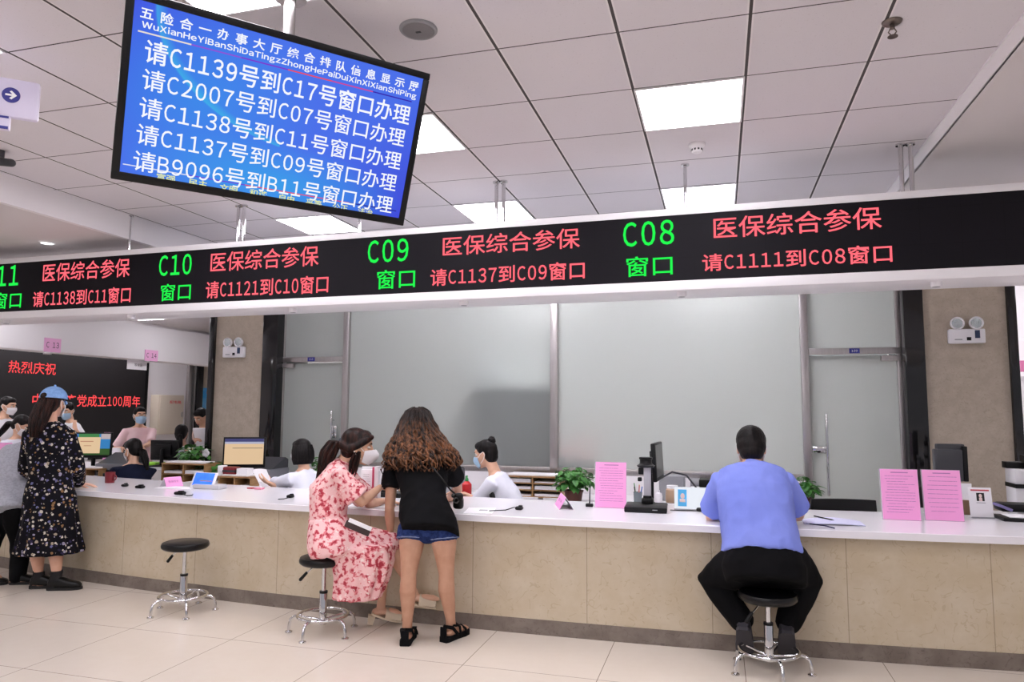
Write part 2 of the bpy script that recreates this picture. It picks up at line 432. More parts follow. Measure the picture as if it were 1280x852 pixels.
# ceiling lights of the hall (3 x 3 grid of the suspended ceiling) and of the rear room
def ceiling_light(cx, cy, z, label, group, m=M_LIGHT, sx=.6, sy=.629):
    t = thing('ceiling_light', label, 'ceiling light', (cx, cy, z), group)
    f = MB(); hx, hy = sx/2-.004, sy/2-.004
    for a, b in (((-hx, -hy), (hx, -hy+.012)), ((-hx, hy-.012), (hx, hy)), ((-hx, -hy+.012), (-hx+.012, hy-.012)), ((hx-.012, -hy+.012), (hx, hy-.012))):
        f.bx((cx+a[0], cy+a[1], z-.008), (cx+b[0], cy+b[1], z-.0002))
    obj('frame', f, M_WHITEMETAL, t)
    obj('diffuser', MB().bx((cx-hx+.012, cy-hy+.012, z-.006), (cx+hx-.012, cy+hy-.012, z-.0004)), m, t)
    return t
LBL = {(1, 1): 'square ceiling light panel next to the smoke detector', (1, 4): 'square ceiling light panel behind the hanging LED sign above the green C08',
       (-2, 1): 'square ceiling light panel partly behind the right edge of the tilted screen', (-2, 4): 'square ceiling light panel crossed by a twin steel pole above the LED sign',
       (-5, 4): 'square ceiling light panel below the lower edge of the tilted screen', (-2, -2): 'square ceiling light panel above the top edge of the tilted screen',
       (-5, -2): 'square ceiling light panel in the corner above the arrow sign'}
for i in (1, -2, -5):
    for j in (4, 1, -2, -5, -8, -11):
        ceiling_light(-1.027+.6*(i+.5), 3.27+.629*(j+.5), CZ, LBL.get((i, j), 'square ceiling light panel of the hall outside the picture'), 'square ceiling light panels')
M_LIGHT2 = emis('lit_diffuser_rear', '#fdfdff', BACKROOM_POWER)
for x, y in ((-1.85, 7.84), (.1, 7.84)):
    ceiling_light(x, y, 3.25, 'square ceiling light in the room behind the frosted glass', 'rear room lights', M_LIGHT2)
for x, y in ((-8, 6.4), (-7.6, 9.4), (-9.75, 10.2), (-9.75, 8.4), (-9.7, 6.4), (-7.2, 3), (-8.5, 0)):  # unseen panels; those along the left wall are added to brighten it
    ceiling_light(x, y, 3.062, 'unseen square ceiling light over the left part of the hall', 'left hall lights')
ceiling_light(3.6, 8.4, 3.29, 'bright ceiling light seen past the right stone column', None, M_LIGHT, .8, .8)
for x, y in ((3.4, 2.8), (3.4, -.5), (4.5, 5.8)):
    ceiling_light(x, y, 3.236, 'square ceiling light over the right part of the hall', 'right hall lights')
struct('ceiling_right_rear', MB().bx((2.6, WY, 3.29), (8, 9.75, 3.34)), M_GYPSUM)
# small round downlights in the left gypsum ceiling
p = onz(59, 303, 3.06)
t = thing('downlight', 'small round downlight in the lower ceiling at left', 'downlight', p)
obj('trim_ring', MB().ring((p.x, p.y, 3.058), .06, .01), M_WHITEMETAL, t); obj('lamp', MB().cyl((p.x, p.y, 3.052), (p.x, p.y, 3.06), .055), emis('downlight_lamp', '#ffffff', 6), t)
# speaker, smoke detector, sprinkler, small camera on the ceiling
p = onz(523, 36, CZ)
t = thing('ceiling_speaker', 'round grey ceiling speaker grille above the tilted screen', 'speaker', p)
obj('rim', MB().lathe((p.x, p.y, CZ-.012), [(0, 0), (.085, 0), (.09, .006), (.09, .0118), (0, .0118)]), M_GREYPL, t)
obj('grille', MB().lathe((p.x, p.y, CZ-.016), [(0, 0), (.07, .001), (.076, .0035), (0, .0035)]), mat('grille_grey', '#8f8d90', .6, bump=.6, bscale=400), t)
obj('badge', MB().bx((p.x-.012, p.y-.006, CZ-.018), (p.x+.012, p.y+.006, CZ-.0155)), M_DARKGREY, t)
p = onz(871, 180, CZ)
t = thing('smoke_detector', 'round white smoke detector on ceiling near the lit panel', 'smoke detector', p)
obj('base', MB().lathe((p.x, p.y, CZ-.018), [(0, 0), (.052, 0), (.055, .004), (.055, .0178), (0, .0178)]), M_WHITEPL, t)
obj('chamber', MB().lathe((p.x, p.y, CZ-.06), [(0, 0), (.028, 0), (.036, .008), (.038, .03), (.048, .042), (0, .042)]), M_WHITEPL, t)
v = MB()
for k in range(10): aa = 2*pi*k/10; v.box((p.x+.036*cos(aa), p.y+.036*sin(aa), CZ-.043), (.012, .006, .012), R=RZ(aa+pi/2))
obj('vent', v, M_DARKGREY, t)
p = onz(1115, 27, CZ)
t = thing('sprinkler', 'metal fire sprinkler head hanging under the ceiling tile', 'sprinkler', p)
M_BRASS = mat('aged_metal', '#7a716b', .35, metal=.9)
obj('escutcheon', MB().lathe((p.x, p.y, CZ-.014), [(0, 0), (.03, 0), (.042, .008), (.044, .0135), (0, .0135)]), M_BRASS, t)
s = MB().cyl((p.x, p.y, CZ-.035), (p.x, p.y, CZ-.014), .011)
for q in (-1, 1): s.tube([(p.x+q*.009, p.y, CZ-.035), (p.x+q*.017, p.y, CZ-.05), (p.x+q*.004, p.y, CZ-.068)], .003, 8)
obj('frame_arms', s, M_BRASS, t); obj('deflector', MB().lathe((p.x, p.y, CZ-.074), [(0, 0), (.022, 0), (.022, .003), (.006, .008), (0, .008)]), M_BRASS, t)
p = onz(2, 188, CZ)
t = thing('ceiling_camera', 'dark camera fixed under ceiling tile at left edge of picture', 'camera', p)
obj('mount', MB().cyl((p.x, p.y, CZ-.05), (p.x, p.y, CZ-.0005), .02), M_DARKGREY, t)
obj('body', MB().tube([(p.x-.07, p.y-.02, CZ-.075), (p.x+.06, p.y+.03, CZ-.085)], .028, 16), M_DARKGREY, t)

# ------------------------------------------------------------------ left side hall
XF, XW = -8.8, -10.3
struct('beam_left_hall', MB().bx((XF-.3, 4.5, 2.245), (XF, 15, 2.80), .01), M_WHITEPAINT)
struct('wall_left', MB().bx((XW-.15, -6, 0), (XW, 16, 3.2)), M_WHITEPAINT)
struct('wall_far', MB().bx((-15, 15.2, 0), (-2.0, 15.3, 3.2)), M_WHITEPAINT)
p0 = onx(-30, 440, XW); p1 = onx(181, 459, XW); pb = onx(181, 566, XW)
t = thing('wall_led_screen', 'large black LED wall screen with red glowing slogan text', 'LED screen', (XW, p1.y, pb.z))
obj('screen', MB().bx((XW, p0.y, pb.z), (XW+.04, p1.y, 2.6)), mat('led_black', '#141012', .55), t)
obj('frame', MB().bx((XW, p1.y, pb.z-.04), (XW+.06, p1.y+.04, 2.6)).bx((XW, p0.y, pb.z-.04), (XW+.06, p1.y, pb.z)), M_BLACKPL, t)
M_LEDRED = emis('led_red', '#ff6672', 1.3); M_LEDGREEN = emis('led_green', '#22ee4e', 1.15)
q = MB(); FM = frame((XW+.043, 0, 0), (0, 1, 0), (0, 0, 1), (1, 0, 0))
for body, l, r_ in (('热烈庆祝', (10, 466), (70.5, 453.5)), ('中国共产党成立100周年', (40, 506.5), (175.5, 495))):
    a = onx(l[0], l[1], XW+.043); b = onx(r_[0], r_[1], XW+.043)
    hh = abs(onx((l[0]+r_[0])/2, l[1]-.5, XW).z - onx((l[0]+r_[0])/2, l[1]-15.5, XW).z); zc = onx((l[0]+r_[0])/2, (l[1]+r_[1])/2, XW).z
    text_mb(q, body, (a.y, zc-hh/2, b.y, zc+hh/2), FM, .006)
obj('lettering', q, emis('wall_led_red', '#ff4f52', 1.2), t)
for body, px, lab in (('C 13', (55, 77, 418.5, 439), 'pink number card C 13 above the red slogan on the LED wall'), ('C 14', (181, 198, 433.5, 450.5), 'pink number card C 14 beside the small hanging white plate')):
    a = onx(px[0], px[3], XF+.012); b = onx(px[1], px[2], XF+.012)
    hh = abs(onx(px[0], px[3]-2, XF).z-onx(px[0], px[2]+1, XF).z)
    t = thing('counter_number_card', lab, 'sign', (XF, a.y, a.z-.0))
    obj('card', MB().bx((XF+.002, a.y, a.z), (XF+.012, b.y, a.z+hh)), mat('pink_card', '#f0b4de', .6), t)
    q = MB(); text_mb(q, body, (a.y+(b.y-a.y)*.12, a.z+hh*.3, b.y-(b.y-a.y)*.12, a.z+hh*.72), frame((XF+.0125, 0, 0), (0, 1, 0), (0, 0, 1), (1, 0, 0)), .005)
    obj('lettering', q, mat('dark_text', '#3a2a3a', .7), t)
    obj('spot', MB().cyl((XF-.1, a.y+.15, 2.215), (XF-.1, a.y+.15, 2.246), .05), M_WHITEMETAL, t)
a = onx(159, 461, XF-.1); b = onx(184, 450, XF-.1)
t = thing('hanging_plate', 'small white area plate hanging under the beam beside the C 14 card', 'sign', (XF-.1, a.y, a.z))
obj('plate', MB().bx((XF-.11, a.y, a.z), (XF-.1, b.y, 2.245)), M_WHITEMETAL, t)
q = MB(); text_mb(q, '等候区', (a.y+(b.y-a.y)*.35, a.z+.05, a.y+(b.y-a.y)*.75, a.z+.1), frame((XF-.099, 0, 0), (0, 1, 0), (0, 0, 1), (1, 0, 0)))
obj('lettering', q, M_DARKGREY, t)
# electrical cabinet on the white wall
a = onx(197, 543, XW+.2); b = onx(231, 494, XW+.2); zt = b.z
t = thing('electrical_cabinet', 'beige metal wall cabinet with small red lettering on white wall', 'cabinet', (XW+.1, a.y, a.z))
obj('body', MB().bx((XW, a.y, a.z), (XW+.19, b.y, zt), .006), mat('beige_metal', '#cfc4b4', .45), t)
obj('door', MB().bx((XW+.19, a.y+.02, a.z+.02), (XW+.205, b.y-.02, zt-.02), .005), mat('beige_metal', '#cfc4b4'), t)
obj('latch', MB().bx((XW+.205, b.y-.08, (a.z+zt)/2-.05), (XW+.215, b.y-.05, (a.z+zt)/2+.05), .004), M_CHROME, t)
q = MB(); text_mb(q, '配电箱', (a.y+(b.y-a.y)*.4, a.z+(zt-a.z)*.78, b.y-(b.y-a.y)*.15, a.z+(zt-a.z)*.86), frame((XW+.206, 0, 0), (0, 1, 0), (0, 0, 1), (1, 0, 0)), .01)
obj('lettering', q, mat('red_paint', '#d8404a', .6), t)
a = onx(182, 496, XW+.05); b = onx(186, 470, XW+.05)
tag(obj('wall_switch_box', MB().bx((XW, a.y, a.z), (XW+.05, b.y, b.z), .01), M_GREYPL, org=(XW, a.y, a.z)), 'narrow grey box on white wall right of the LED wall screen', 'switch box')
# doorway on the left wall: steel frame, black strip, stone and poster
def strip(name, x0, x1, m, d):
    a = onx(x0, 560, XW+d); b = onx(x1, 560, XW+d); return struct(name, MB().bx((XW, a.y, 0), (XW+d, b.y, 3.0), .004), m), a, b
strip('trim_4', 232, 236, M_STEEL, .06); strip('door_3', 236, 241, M_FROST, .02); strip('trim_5', 240, 243, M_STEEL, .06); strip('trim_6', 243, 250.5, M_BLACKSTONE, .1)
strip('column_far', 250.5, 285, M_COLUMN, .08)
a = onx(251.5, 522, XW+.09); b = onx(266, 485, XW+.09)
t = thing('wall_poster', 'blue notice poster on stone behind the standing woman holding papers', 'poster', (XW+.08, a.y, a.z))
obj('sheet', MB().bx((XW+.08, a.y, a.z), (XW+.092, b.y, b.z)), mat('poster_blue', '#3aa2e6', .5, c2='#8fd0f5', nscale=3), t)
obj('heading', MB().bx((XW+.092, a.y+(b.y-a.y)*.4, b.z-.12), (XW+.095, b.y-.04, b.z-.07)), mat('poster_red', '#c8505a', .6), t)

# ------------------------------------------------------------------ right edge behind the column
t = thing('notice_board', 'white notice board with pink print seen past the right column edge', 'sign', (2.95, 9.55, 1.7))
a = at(1272, 470, 9.55); b = at(1300, 425, 9.55)
obj('board', MB().bx((a.x, 9.55, a.z), (b.x, 9.58, b.z), .004), emis('glowing_board', '#fff2fa', 1.0), t)  # board surface glows by itself, an even emissive white
obj('print', MB().bx((a.x+.03, 9.546, a.z+.05), (a.x+.2, 9.55, a.z+.18)), mat('pink_print', '#d87aa8', .6), t)
# ------------------------------------------------------------------ service counter (gently curved)
def yc(x): return 4.822 + .018*(x+1.35)**2
WT = .778
XS = [-7.6 + .2*i for i in range(56)]
def strip_loft(x0, x1, dy0, dy1, z0, z1, bev=.0):
    xs = [x for x in XS if x0 < x < x1]; xs = [x0]+xs+[x1]; b = bev
    sec = [(dy0, z0), (dy1, z0), (dy1, z1-b), (dy1-b, z1), (dy0+b, z1), (dy0, z1-b)] if b else [(dy0, z0), (dy1, z0), (dy1, z1), (dy0, z1)]
    return MB().loft([[V((x, yc(x)+d, z)) for d, z in sec] for x in xs])
X0, X1 = -7.6, 3.3
t = thing('service_counter', 'long cream marble service counter base with grey plinth', 'counter', (-1.35, 5.2, 0))
obj('front_panel', strip_loft(X0, X1, 0, .05, .098, WT-.045), M_PANELSTONE, t)
obj('plinth', strip_loft(X0, X1, -.006, .05, 0, .098), M_PLINTH, t)
obj('back_panel', strip_loft(X0, X1, .7, .74, 0, WT-.045), M_WHITEPAINT, t)
tag(obj('counter_worktop', strip_loft(X0, X1, -.08, .86, WT-.045, WT, .004), M_WORKTOP, org=(-1.35, 5.2, WT)), 'long glossy white worktop on the marble service counter', 'worktop')

# ------------------------------------------------------------------ hanging LED sign
sx = V((1, -.02, 0)).normalized(); sn = V((-.02, -1, 0)).normalized(); s0 = V((0, 5.10, 0))
def sg(x, d, z): return s0 + sx*x - sn*d + V((0, 0, z))      # along sign, depth behind the front, height
SM = frame(s0 + sn*.0, sx, (0, 0, 1), sn)
t = thing('led_sign', 'long white framed LED ticker sign hanging over the counter', 'LED sign', sg(-2.5, .2, 2.33))
R = frame((0, 0, 0), sx, -sn, (0, 0, 1))
def sbx(mb, x0, x1, d0, d1, z0, z1, bev=0): return mb.box(sg((x0+x1)/2, (d0+d1)/2, (z0+z1)/2), (x1-x0, d1-d0, z1-z0), bev, R)
h = MB(); sbx(h, -8.7, 3.2, .012, .42, 2.335, 2.92, .006)
obj('housing', h, M_WHITEMETAL, t)
h = MB(); sbx(h, -8.7, 3.2, -.004, .014, 2.335, 2.402, .003); sbx(h, -8.7, 3.2, -.004, .014, 2.872, 2.92, .003)
obj('frame', h, M_WHITEMETAL, t)
def m_led():
    g = NG('led_matrix', .7); x, y, z = g.xyz()
    f = lambda c: g.math('ABSOLUTE', g.math('SUBTRACT', g.math('FRACT', g.math('DIVIDE', c, .235)), .5))
    ln = g.math('MAXIMUM', g.math('GREATER_THAN', f(x), .494), g.math('GREATER_THAN', f(z), .494))
    g.color(g.mix(ln, g.mix(g.noise(3), '#0d0b11', '#131018'), '#07060a')); g.b.inputs['Specular IOR Level'].default_value = .2; return g.m
h = MB(); sbx(h, -8.7, 3.2, .002, .012, 2.402, 2.872); obj('screen', h, m_led(), t)
gm, rm = MB(), MB(); TM = frame(s0 + sn*.0005, sx, (0, 0, 1), sn)
def su(px, py): return (onplane(px, py, s0, sn)-s0).dot(sx)
def sz(px, py): return onplane(px, py, s0, sn).z
def led(mb, body, x0, x1, y0, y1, xm, bold=0):
    q_ = MB(); text_mb(q_, body, (su(x0, y1), sz(xm, y1), su(x1, y1), sz(xm, y0)), TM, bold)
    obj('green_lettering' if mb is gm else 'red_lettering', q_, M_LEDGREEN if mb is gm else M_LEDRED, t)
for n, xa, xb, xc, xd, yy in (('C11', -19, 22.3, -8, 25.8, (332, 358, 365.5, 386, 2)), ('C10', 198.3, 239, 200.4, 238, (318, 344, 354, 375.6, 219)), ('C09', 459.5, 510.4, 471, 518.7, (299, 327.7, 337, 361, 485)), ('C08', 779, 843, 783, 841, (276, 307, 319.5, 345, 811))):
    led(gm, n.replace('0', 'O') if 0 else n, xa, xb, yy[0], yy[1], yy[4], .012); led(gm, '窗口', xc, xd, yy[2], yy[3], yy[4], .008)
for a_, n, xa, xb, xc, xd, y in (('C1138', 'C11', 53.3, 161.6, 40.6, 162.6, (326, 349, 361, 381)), ('C1121', 'C10', 263, 398, 257, 410, (311, 336, 347.5, 369.5)), ('C1137', 'C09', 553.4, 725, 538, 731, (290, 315, 331, 353)), ('C1111', 'C08', 892, 1103, 878, 1116, (264.5, 292, 311, 333.5))):
    led(rm, '医保综合参保', xa, xb, y[0], y[1], (xa+xb)/2, .005); led(rm, '请%s到%s窗口' % (a_, n), xc, xd, y[2], y[3], (xc+xd)/2, .01)
def pole(x, twin):
    for q in ((-.03, .03) if twin else (0,)):
        obj('pole', MB().cyl(sg(x+q, .14, 2.915), sg(x+q, .14, CZ), .013 if not twin else .015, seg=12).cyl(sg(x+q, .14, CZ-.012), sg(x+q, .14, CZ), .03, seg=16), M_CHROME, t)
for px, py, tw in ((625, 224, 1), (857, 203, 0), (1135, 180, 1), (301, 257, 1), (450, 245, 0)):
    p = onplane(px, 255 if px != 301 else 280, s0 - sn*.14, sn); pole((p-s0).dot(sx), tw)
p = onplane(162, 290, s0 - sn*.14, sn); pole(min((p-s0).dot(sx), -5.2), 0)
for px, py in ((1170, 354), (852, 367), (580, 378), (366, 389), (164, 396), (8, 402)):
    p = onplane(px, py, s0 - sn*.1, sn); x = (p-s0).dot(sx); c = sg(x, .1, 2.335)
    l_ = obj('spotlight', MB().lathe(c - V((0, 0, .034)), [(0, 0), (.028, .0), (.036, .01), (.036, .034), (0, .034)], 20), M_WHITEMETAL, t)
    obj('lens', MB().lathe(c - V((0, 0, .037)), [(0, 0), (.024, .002), (.024, .004), (0, .004)], 20), M_GREYPL, l_)

# ------------------------------------------------------------------ tilted queue screen
tr, tu, tn = V((.676, .737, -.014)), V((.282, -.241, .929)), V((.681, -.632, -.371))
tr.normalize(); tn = (tn - tr*tn.dot(tr)).normalized(); tu = tn.cross(tr)
tp = V((-1.784, 2.605, 2.726)); TVM = frame(tp, tr, tu, tn)
t = thing('queue_screen', 'large tilted queue screen with blue picture and white Chinese call text', 'screen', tp)
Wd, Hd = 1.25, .7156
h = MB(TVM); h.box((0, 0, -.045), (Wd-.06, Hd-.06, .05), .015); h.box((0, -.02, -.08), (.7, .4, .05), .02); obj('casing', h, M_BLACKPL, t)
h = MB(TVM); bz = .03
for c, d in (((0, Hd/2-bz/2, -.01), (Wd, bz, .03)), ((0, -Hd/2+bz/2+.002, -.01), (Wd, bz+.004, .03)), ((-Wd/2+bz/2, 0, -.01), (bz, Hd-2*bz, .03)), ((Wd/2-bz/2, 0, -.01), (bz, Hd-2*bz, .03))): h.box(c, d, .004)
obj('bezel', h, M_BLACKPL, t)
def m_tv():
    m = bpy.data.materials.new('screen_picture'); m.use_nodes = True; g = NG.__new__(NG); g.m = m; g.t = m.node_tree; g.b = g.t.nodes['Principled BSDF']; g.t.nodes.remove(g.b)
    g.co = g.n('ShaderNodeTexCoord').outputs['Generated']
    g.co = g.n('ShaderNodeUVMap').outputs[0]
    x, y, z = g.xyz()
    base = g.ramp(g.math('ADD', g.math('MULTIPLY', x, .6), g.math('MULTIPLY', g.math('SUBTRACT', 1., y), .3)), [(0, '#4a58ec'), (.3, '#5078f4'), (.6, '#5074f2'), (.9, '#454fe2')])
    def blob(cx, cy, sx_, sy_, st): return g.ramp(g.math('SQRT', g.math('ADD', g.math('POWER', g.math('DIVIDE', g.math('SUBTRACT', x, cx), sx_), 2), g.math('POWER', g.math('DIVIDE', g.math('SUBTRACT', y, cy), sy_), 2))), [(0, (st, st, st, 1)), (1., (0, 0, 0, 1))])
    c = g.mix(blob(.22, .55, .4, .6, .55), base, '#34a0f2'); c = g.mix(blob(.5, .1, .5, .28, .7), c, '#36b4f4')
    d2 = g.math('SQRT', g.math('ADD', g.math('POWER', g.math('SUBTRACT', x, .62), 2), g.math('POWER', g.math('MULTIPLY', g.math('SUBTRACT', y, 1.02), .8), 2)))
    arc = g.ramp(d2, [(0, (0, 0, 0, 1)), (.52, (0, 0, 0, 1)), (.555, (.5, .5, .5, 1)), (.56, (.0, .0, .0, 1))])
    c = g.mix(g.math('MULTIPLY', arc, g.math('LESS_THAN', x, .5)), c, '#45d0f0')
    e = g.n('ShaderNodeEmission'); e.inputs[1].default_value = .92; g.l(c, e.inputs[0]); g.l(e.outputs[0], g.t.nodes['Material Output'].inputs[0]); return m
sw, sh = Wd/2-bz+.002, Hd/2-bz+.002
h = MB(TVM); h.add([(-sw, -sh, 0), (sw, -sh, 0), (sw, sh, 0), (-sw, sh, 0), (-sw, -sh, -.006), (sw, -sh, -.006), (sw, sh, -.006), (-sw, sh, -.006)], [(0, 1, 2, 3), (7, 6, 5, 4), (0, 4, 5, 1), (1, 5, 6, 2), (2, 6, 7, 3), (3, 7, 4, 0)])
scr = obj('display', h, m_tv(), t)
uv = scr.data.uv_layers.new(name='UVMap'); base = wloc(t); TVI = TVM.inverted()
for lp in scr.data.loops:
    q = TVI @ (scr.data.vertices[lp.vertex_index].co + base); uv.data[lp.index].uv = ((q.x+sw)/(2*sw), (q.y+sh)/(2*sh))
def tvp(zx, zy):
    q = TVI @ onplane(120+zx/2.841, zy/2.841, tp, tn); return q.x, q.y
L1 = frame(tp + tn*.0015, tr, tu, tn); L2 = frame(tp + tn*.003, tr, tu, tn)
def tvtext(mb, body, lb, rt, bold=0, M=L2, h=None):
    a = tvp(*lb); b = tvp(*rt); y0, y1 = a[1], b[1]
    text_mb(mb, body, (a[0], y0, b[0], y1), M, bold)
q = 1
def row(body, lx, lyt, lyb, rx, ryt, ryb, bold, mb):
    a0, a1, b0, b1 = tvp(lx, lyb), tvp(lx, lyt), tvp(rx, ryb), tvp(rx, ryt)
    y0 = (a0[1]+b0[1])/2; y1 = (a1[1]+b1[1])/2; q_ = MB(); text_mb(q_, body, (a0[0], y0, b0[0], y1), L2, bold, .6, len(body) > 40); obj('lettering', q_, emis('screen_white', '#f7f9ff', 1.0) if mb else emis('screen_yellow', '#e9ee9a', 1.0), t)
row('请C1139号到C17号窗口办理', 168, 148, 233, 1110, 363, 436, .011, q)
row('请C2007号到C07号窗口办理', 160, 250, 328, 1092, 447, 514, .006, q)
row('请C1138号到C11号窗口办理', 150, 345, 424, 1078, 534, 598, .006, q)
row('请C1137号到C09号窗口办理', 139, 443, 518, 1062, 610, 674, .006, q)
row('请B9096号到B11号窗口办理', 128, 537, 612, 1048, 690, 752, .006, q)
row('五 险 合 一 办 事 大 厅 综 合 排 队 信 息 显 示 屏', 155, 33, 74, 1143, 280, 318, .02, q)
row('WuXianHeYiBanShiDaTingzZhongHePaiDuiXinXiXianShiPing', 160, 84, 113, 1135, 320, 349, .02, q)
q = 0; row('富强   民主   文明   和谐   自由   平等   公正   法治', 213, 618, 645, 980, 738, 763, .012, q)
def tvline(z0, z1, th, stops, nm):
    a, b = tvp(*z0), tvp(*z1); y = (a[1]+b[1])/2; n = len(stops)
    for k in range(n):
        u0 = a[0]+(b[0]-a[0])*k/n; u1 = a[0]+(b[0]-a[0])*(k+1)/n
        obj(nm, MB(L1).add([(u0, y-th, 0), (u1, y-th, 0), (u1, y+th, 0), (u0, y+th, 0)], [(0, 1, 2, 3)]), emis('line_'+stops[k], stops[k], 1.0), t)
tvline((148, 119), (1122, 353), .0028, ['#e9dfd6', '#8a56d8', '#7a3fd0', '#e0506a', '#c84a9a', '#3a2fb0'], 'rule_line'); tvline((95, 585), (1066, 746), .0022, ['#d8dcf4', '#6a4ad8', '#e0506a', '#d8507a', '#2a2a90'], 'rule_line')
pb = tp + tu*(Hd/2-.05) - tn*.09; pole_x = onz(352, 20, CZ)
obj('hanger_pole', MB().cyl((pb.x, pb.y, pb.z-.02), (pb.x, pb.y, CZ), .025, seg=16).cyl((pb.x, pb.y, CZ-.015), (pb.x, pb.y, CZ), .07), M_STEEL, t)
obj('bracket', MB(TVM).box((0, .12, -.115), (.3, .3, .03), .005), M_DARKGREY, t)

# ------------------------------------------------------------------ hanging arrow sign at the upper left
ap = at(24, 125, 2.55); ar = V((.74, .67, 0)).normalized(); an = V((ar.y, -ar.x, 0)); AM = frame(ap, ar, (0, 0, 1), an); AI = AM.inverted()
def ac(px, py): q = AI @ onplane(px, py, ap, an); return q.x, q.y
t = thing('direction_sign', 'white hanging direction sign with blue round arrow', 'sign', ap)
x1, y1 = ac(50, 109); x0, y0 = ac(48, 157)
ylo = (ac(48, 157)[1]+ac(0, 138)[1])/2; yhi = (ac(50, 108)[1]+ac(0, 90)[1])/2
h = MB(AM); h.box(((x1-.9+x1)/2, (ylo+yhi)/2, -.02), (.9, yhi-ylo, .04), .012); obj('panel', h, mat('sign_lavender', '#ded8f0', .4), t)
cx, cy = ac(14, 119); rr = abs(ac(26, 119)[0]-cx)*.98
h = MB(AM).lathe((cx, cy, .0005), [(0, 0), (rr, 0), (rr, .003), (0, .003)], 40); obj('arrow_disc', h, mat('sign_blue', '#3a3a8e', .5), t)
h = MB(AM); f = rr/.1
pts = [(-.062, -.012), (.012, -.012), (-.018, -.045), (.006, -.058), (.064, 0), (.006, .058), (-.018, .045), (.012, .012), (-.062, .012)]
h.prism([(cx+a*f, cy+b*f, .0036) for a, b in pts], (0, 0, 0), (0, 0, .001)); obj('arrow', h, M_SIGNWHITE, t)
x2, y2 = ac(12, 150)
h = MB(AM); h.box((x2-.4, ac(12, 144)[1]-.035, -.02), (.8, .07, .03), .004); obj('lower_panel', h, mat('sign_lavender'), t)
h = MB(AM); h.box((x2-.4, ac(12, 144)[1]-.01, -.004), (.79, .01, .003)); h.box((x2-.4, ac(12, 144)[1]-.062, -.004), (.79, .014, .003)); obj('blue_band', h, mat('sign_blue'), t)
c = AM @ V((x1-.5, yhi, -.02)); obj('hanger_rod', MB().cyl(c, (c.x, c.y, CZ), .008, seg=10), M_CHROME, t)

# ------------------------------------------------------------------ stools
M_SEAT = mat('black_vinyl', '#08080a', .3, spec=.35)
def make_stool(x, y, zs, ang, label, footless=False):
    t = thing('bar_stool', label, 'stool', (x, y, 0), 'round black stools at the counter')
    obj('seat', MB().lathe((x, y, zs-.062), [(0, 0), (.13, 0), (.152, .006), (.166, .02), (.168, .035), (.160, .052), (.135, .06), (0, .064)], 48), M_SEAT, t)
    obj('post', MB().lathe((x, y, .055), [(0, 0), (.026, 0), (.026, .2), (.0235, .205), (.0235, .212), (.015, .213), (.015, zs-.117-.0), (0, zs-.117)], 24), M_CHROME, t)
    obj('collar', MB().lathe((x, y, .258), [(.0, 0), (.0275, 0), (.0275, .014), (0, .014)], 24), M_BLACKPL, t)
    la = ang+2.6
    l_ = obj('lever', MB().tube([(x, y, zs-.075), (x+.07*cos(la), y+.07*sin(la), zs-.08), (x+.13*cos(la), y+.13*sin(la), zs-.13)], .005, 8), M_CHROME, t)
    obj('grip', MB().tube([(x+.118*cos(la), y+.118*sin(la), zs-.118), (x+.155*cos(la), y+.155*sin(la), zs-.16)], [.01, .012], 10), M_BLACKPL, l_)
    obj('foot_ring', MB().ring((x, y, .115), .165, .0105, seg=56), M_CHROME, t)
    sp = MB()
    for k in range(5):
        a = ang+2*pi*k/5; d = V((cos(a), sin(a), 0)); c = V((x, y, 0))
        sp.tube([c+d*.02+V((0, 0, .085)), c+d*.17+V((0, 0, .105))], .009, 10)
    obj('spokes', sp, M_CHROME, t)
    for k in range(5):
        a = ang+2*pi*k/5; d = V((cos(a), sin(a), 0)); c = V((x, y, 0))
        g = obj('leg', MB().tube([c+d*.15+V((0, 0, .108)), c+d*.19+V((0, 0, .104)), c+d*.215+V((0, 0, .085)), c+d*.225+V((0, 0, .05)), c+d*.228+V((0, 0, .014))], .0105, 12), M_CHROME, t)
        obj('foot', MB().lathe(c+d*.228, [(0, 0), (.024, 0), (.024, .006), (.012, .014), (0, .014)], 20), M_CHROME, g)
    return t
sA = onz(228, 764, 0); sB = onz(403, 790, 0); sC = onz(962, 838, 0)
make_stool(sA.x, sA.y, .512, .5, 'empty round black stool left of the seated woman in pink')
make_stool(sB.x, sB.y, .508, .9, 'round black stool under the woman in pink floral dress')
make_stool(sC.x, sC.y+.0, .452, 1.2, 'round black stool under the seated man in blue shirt')

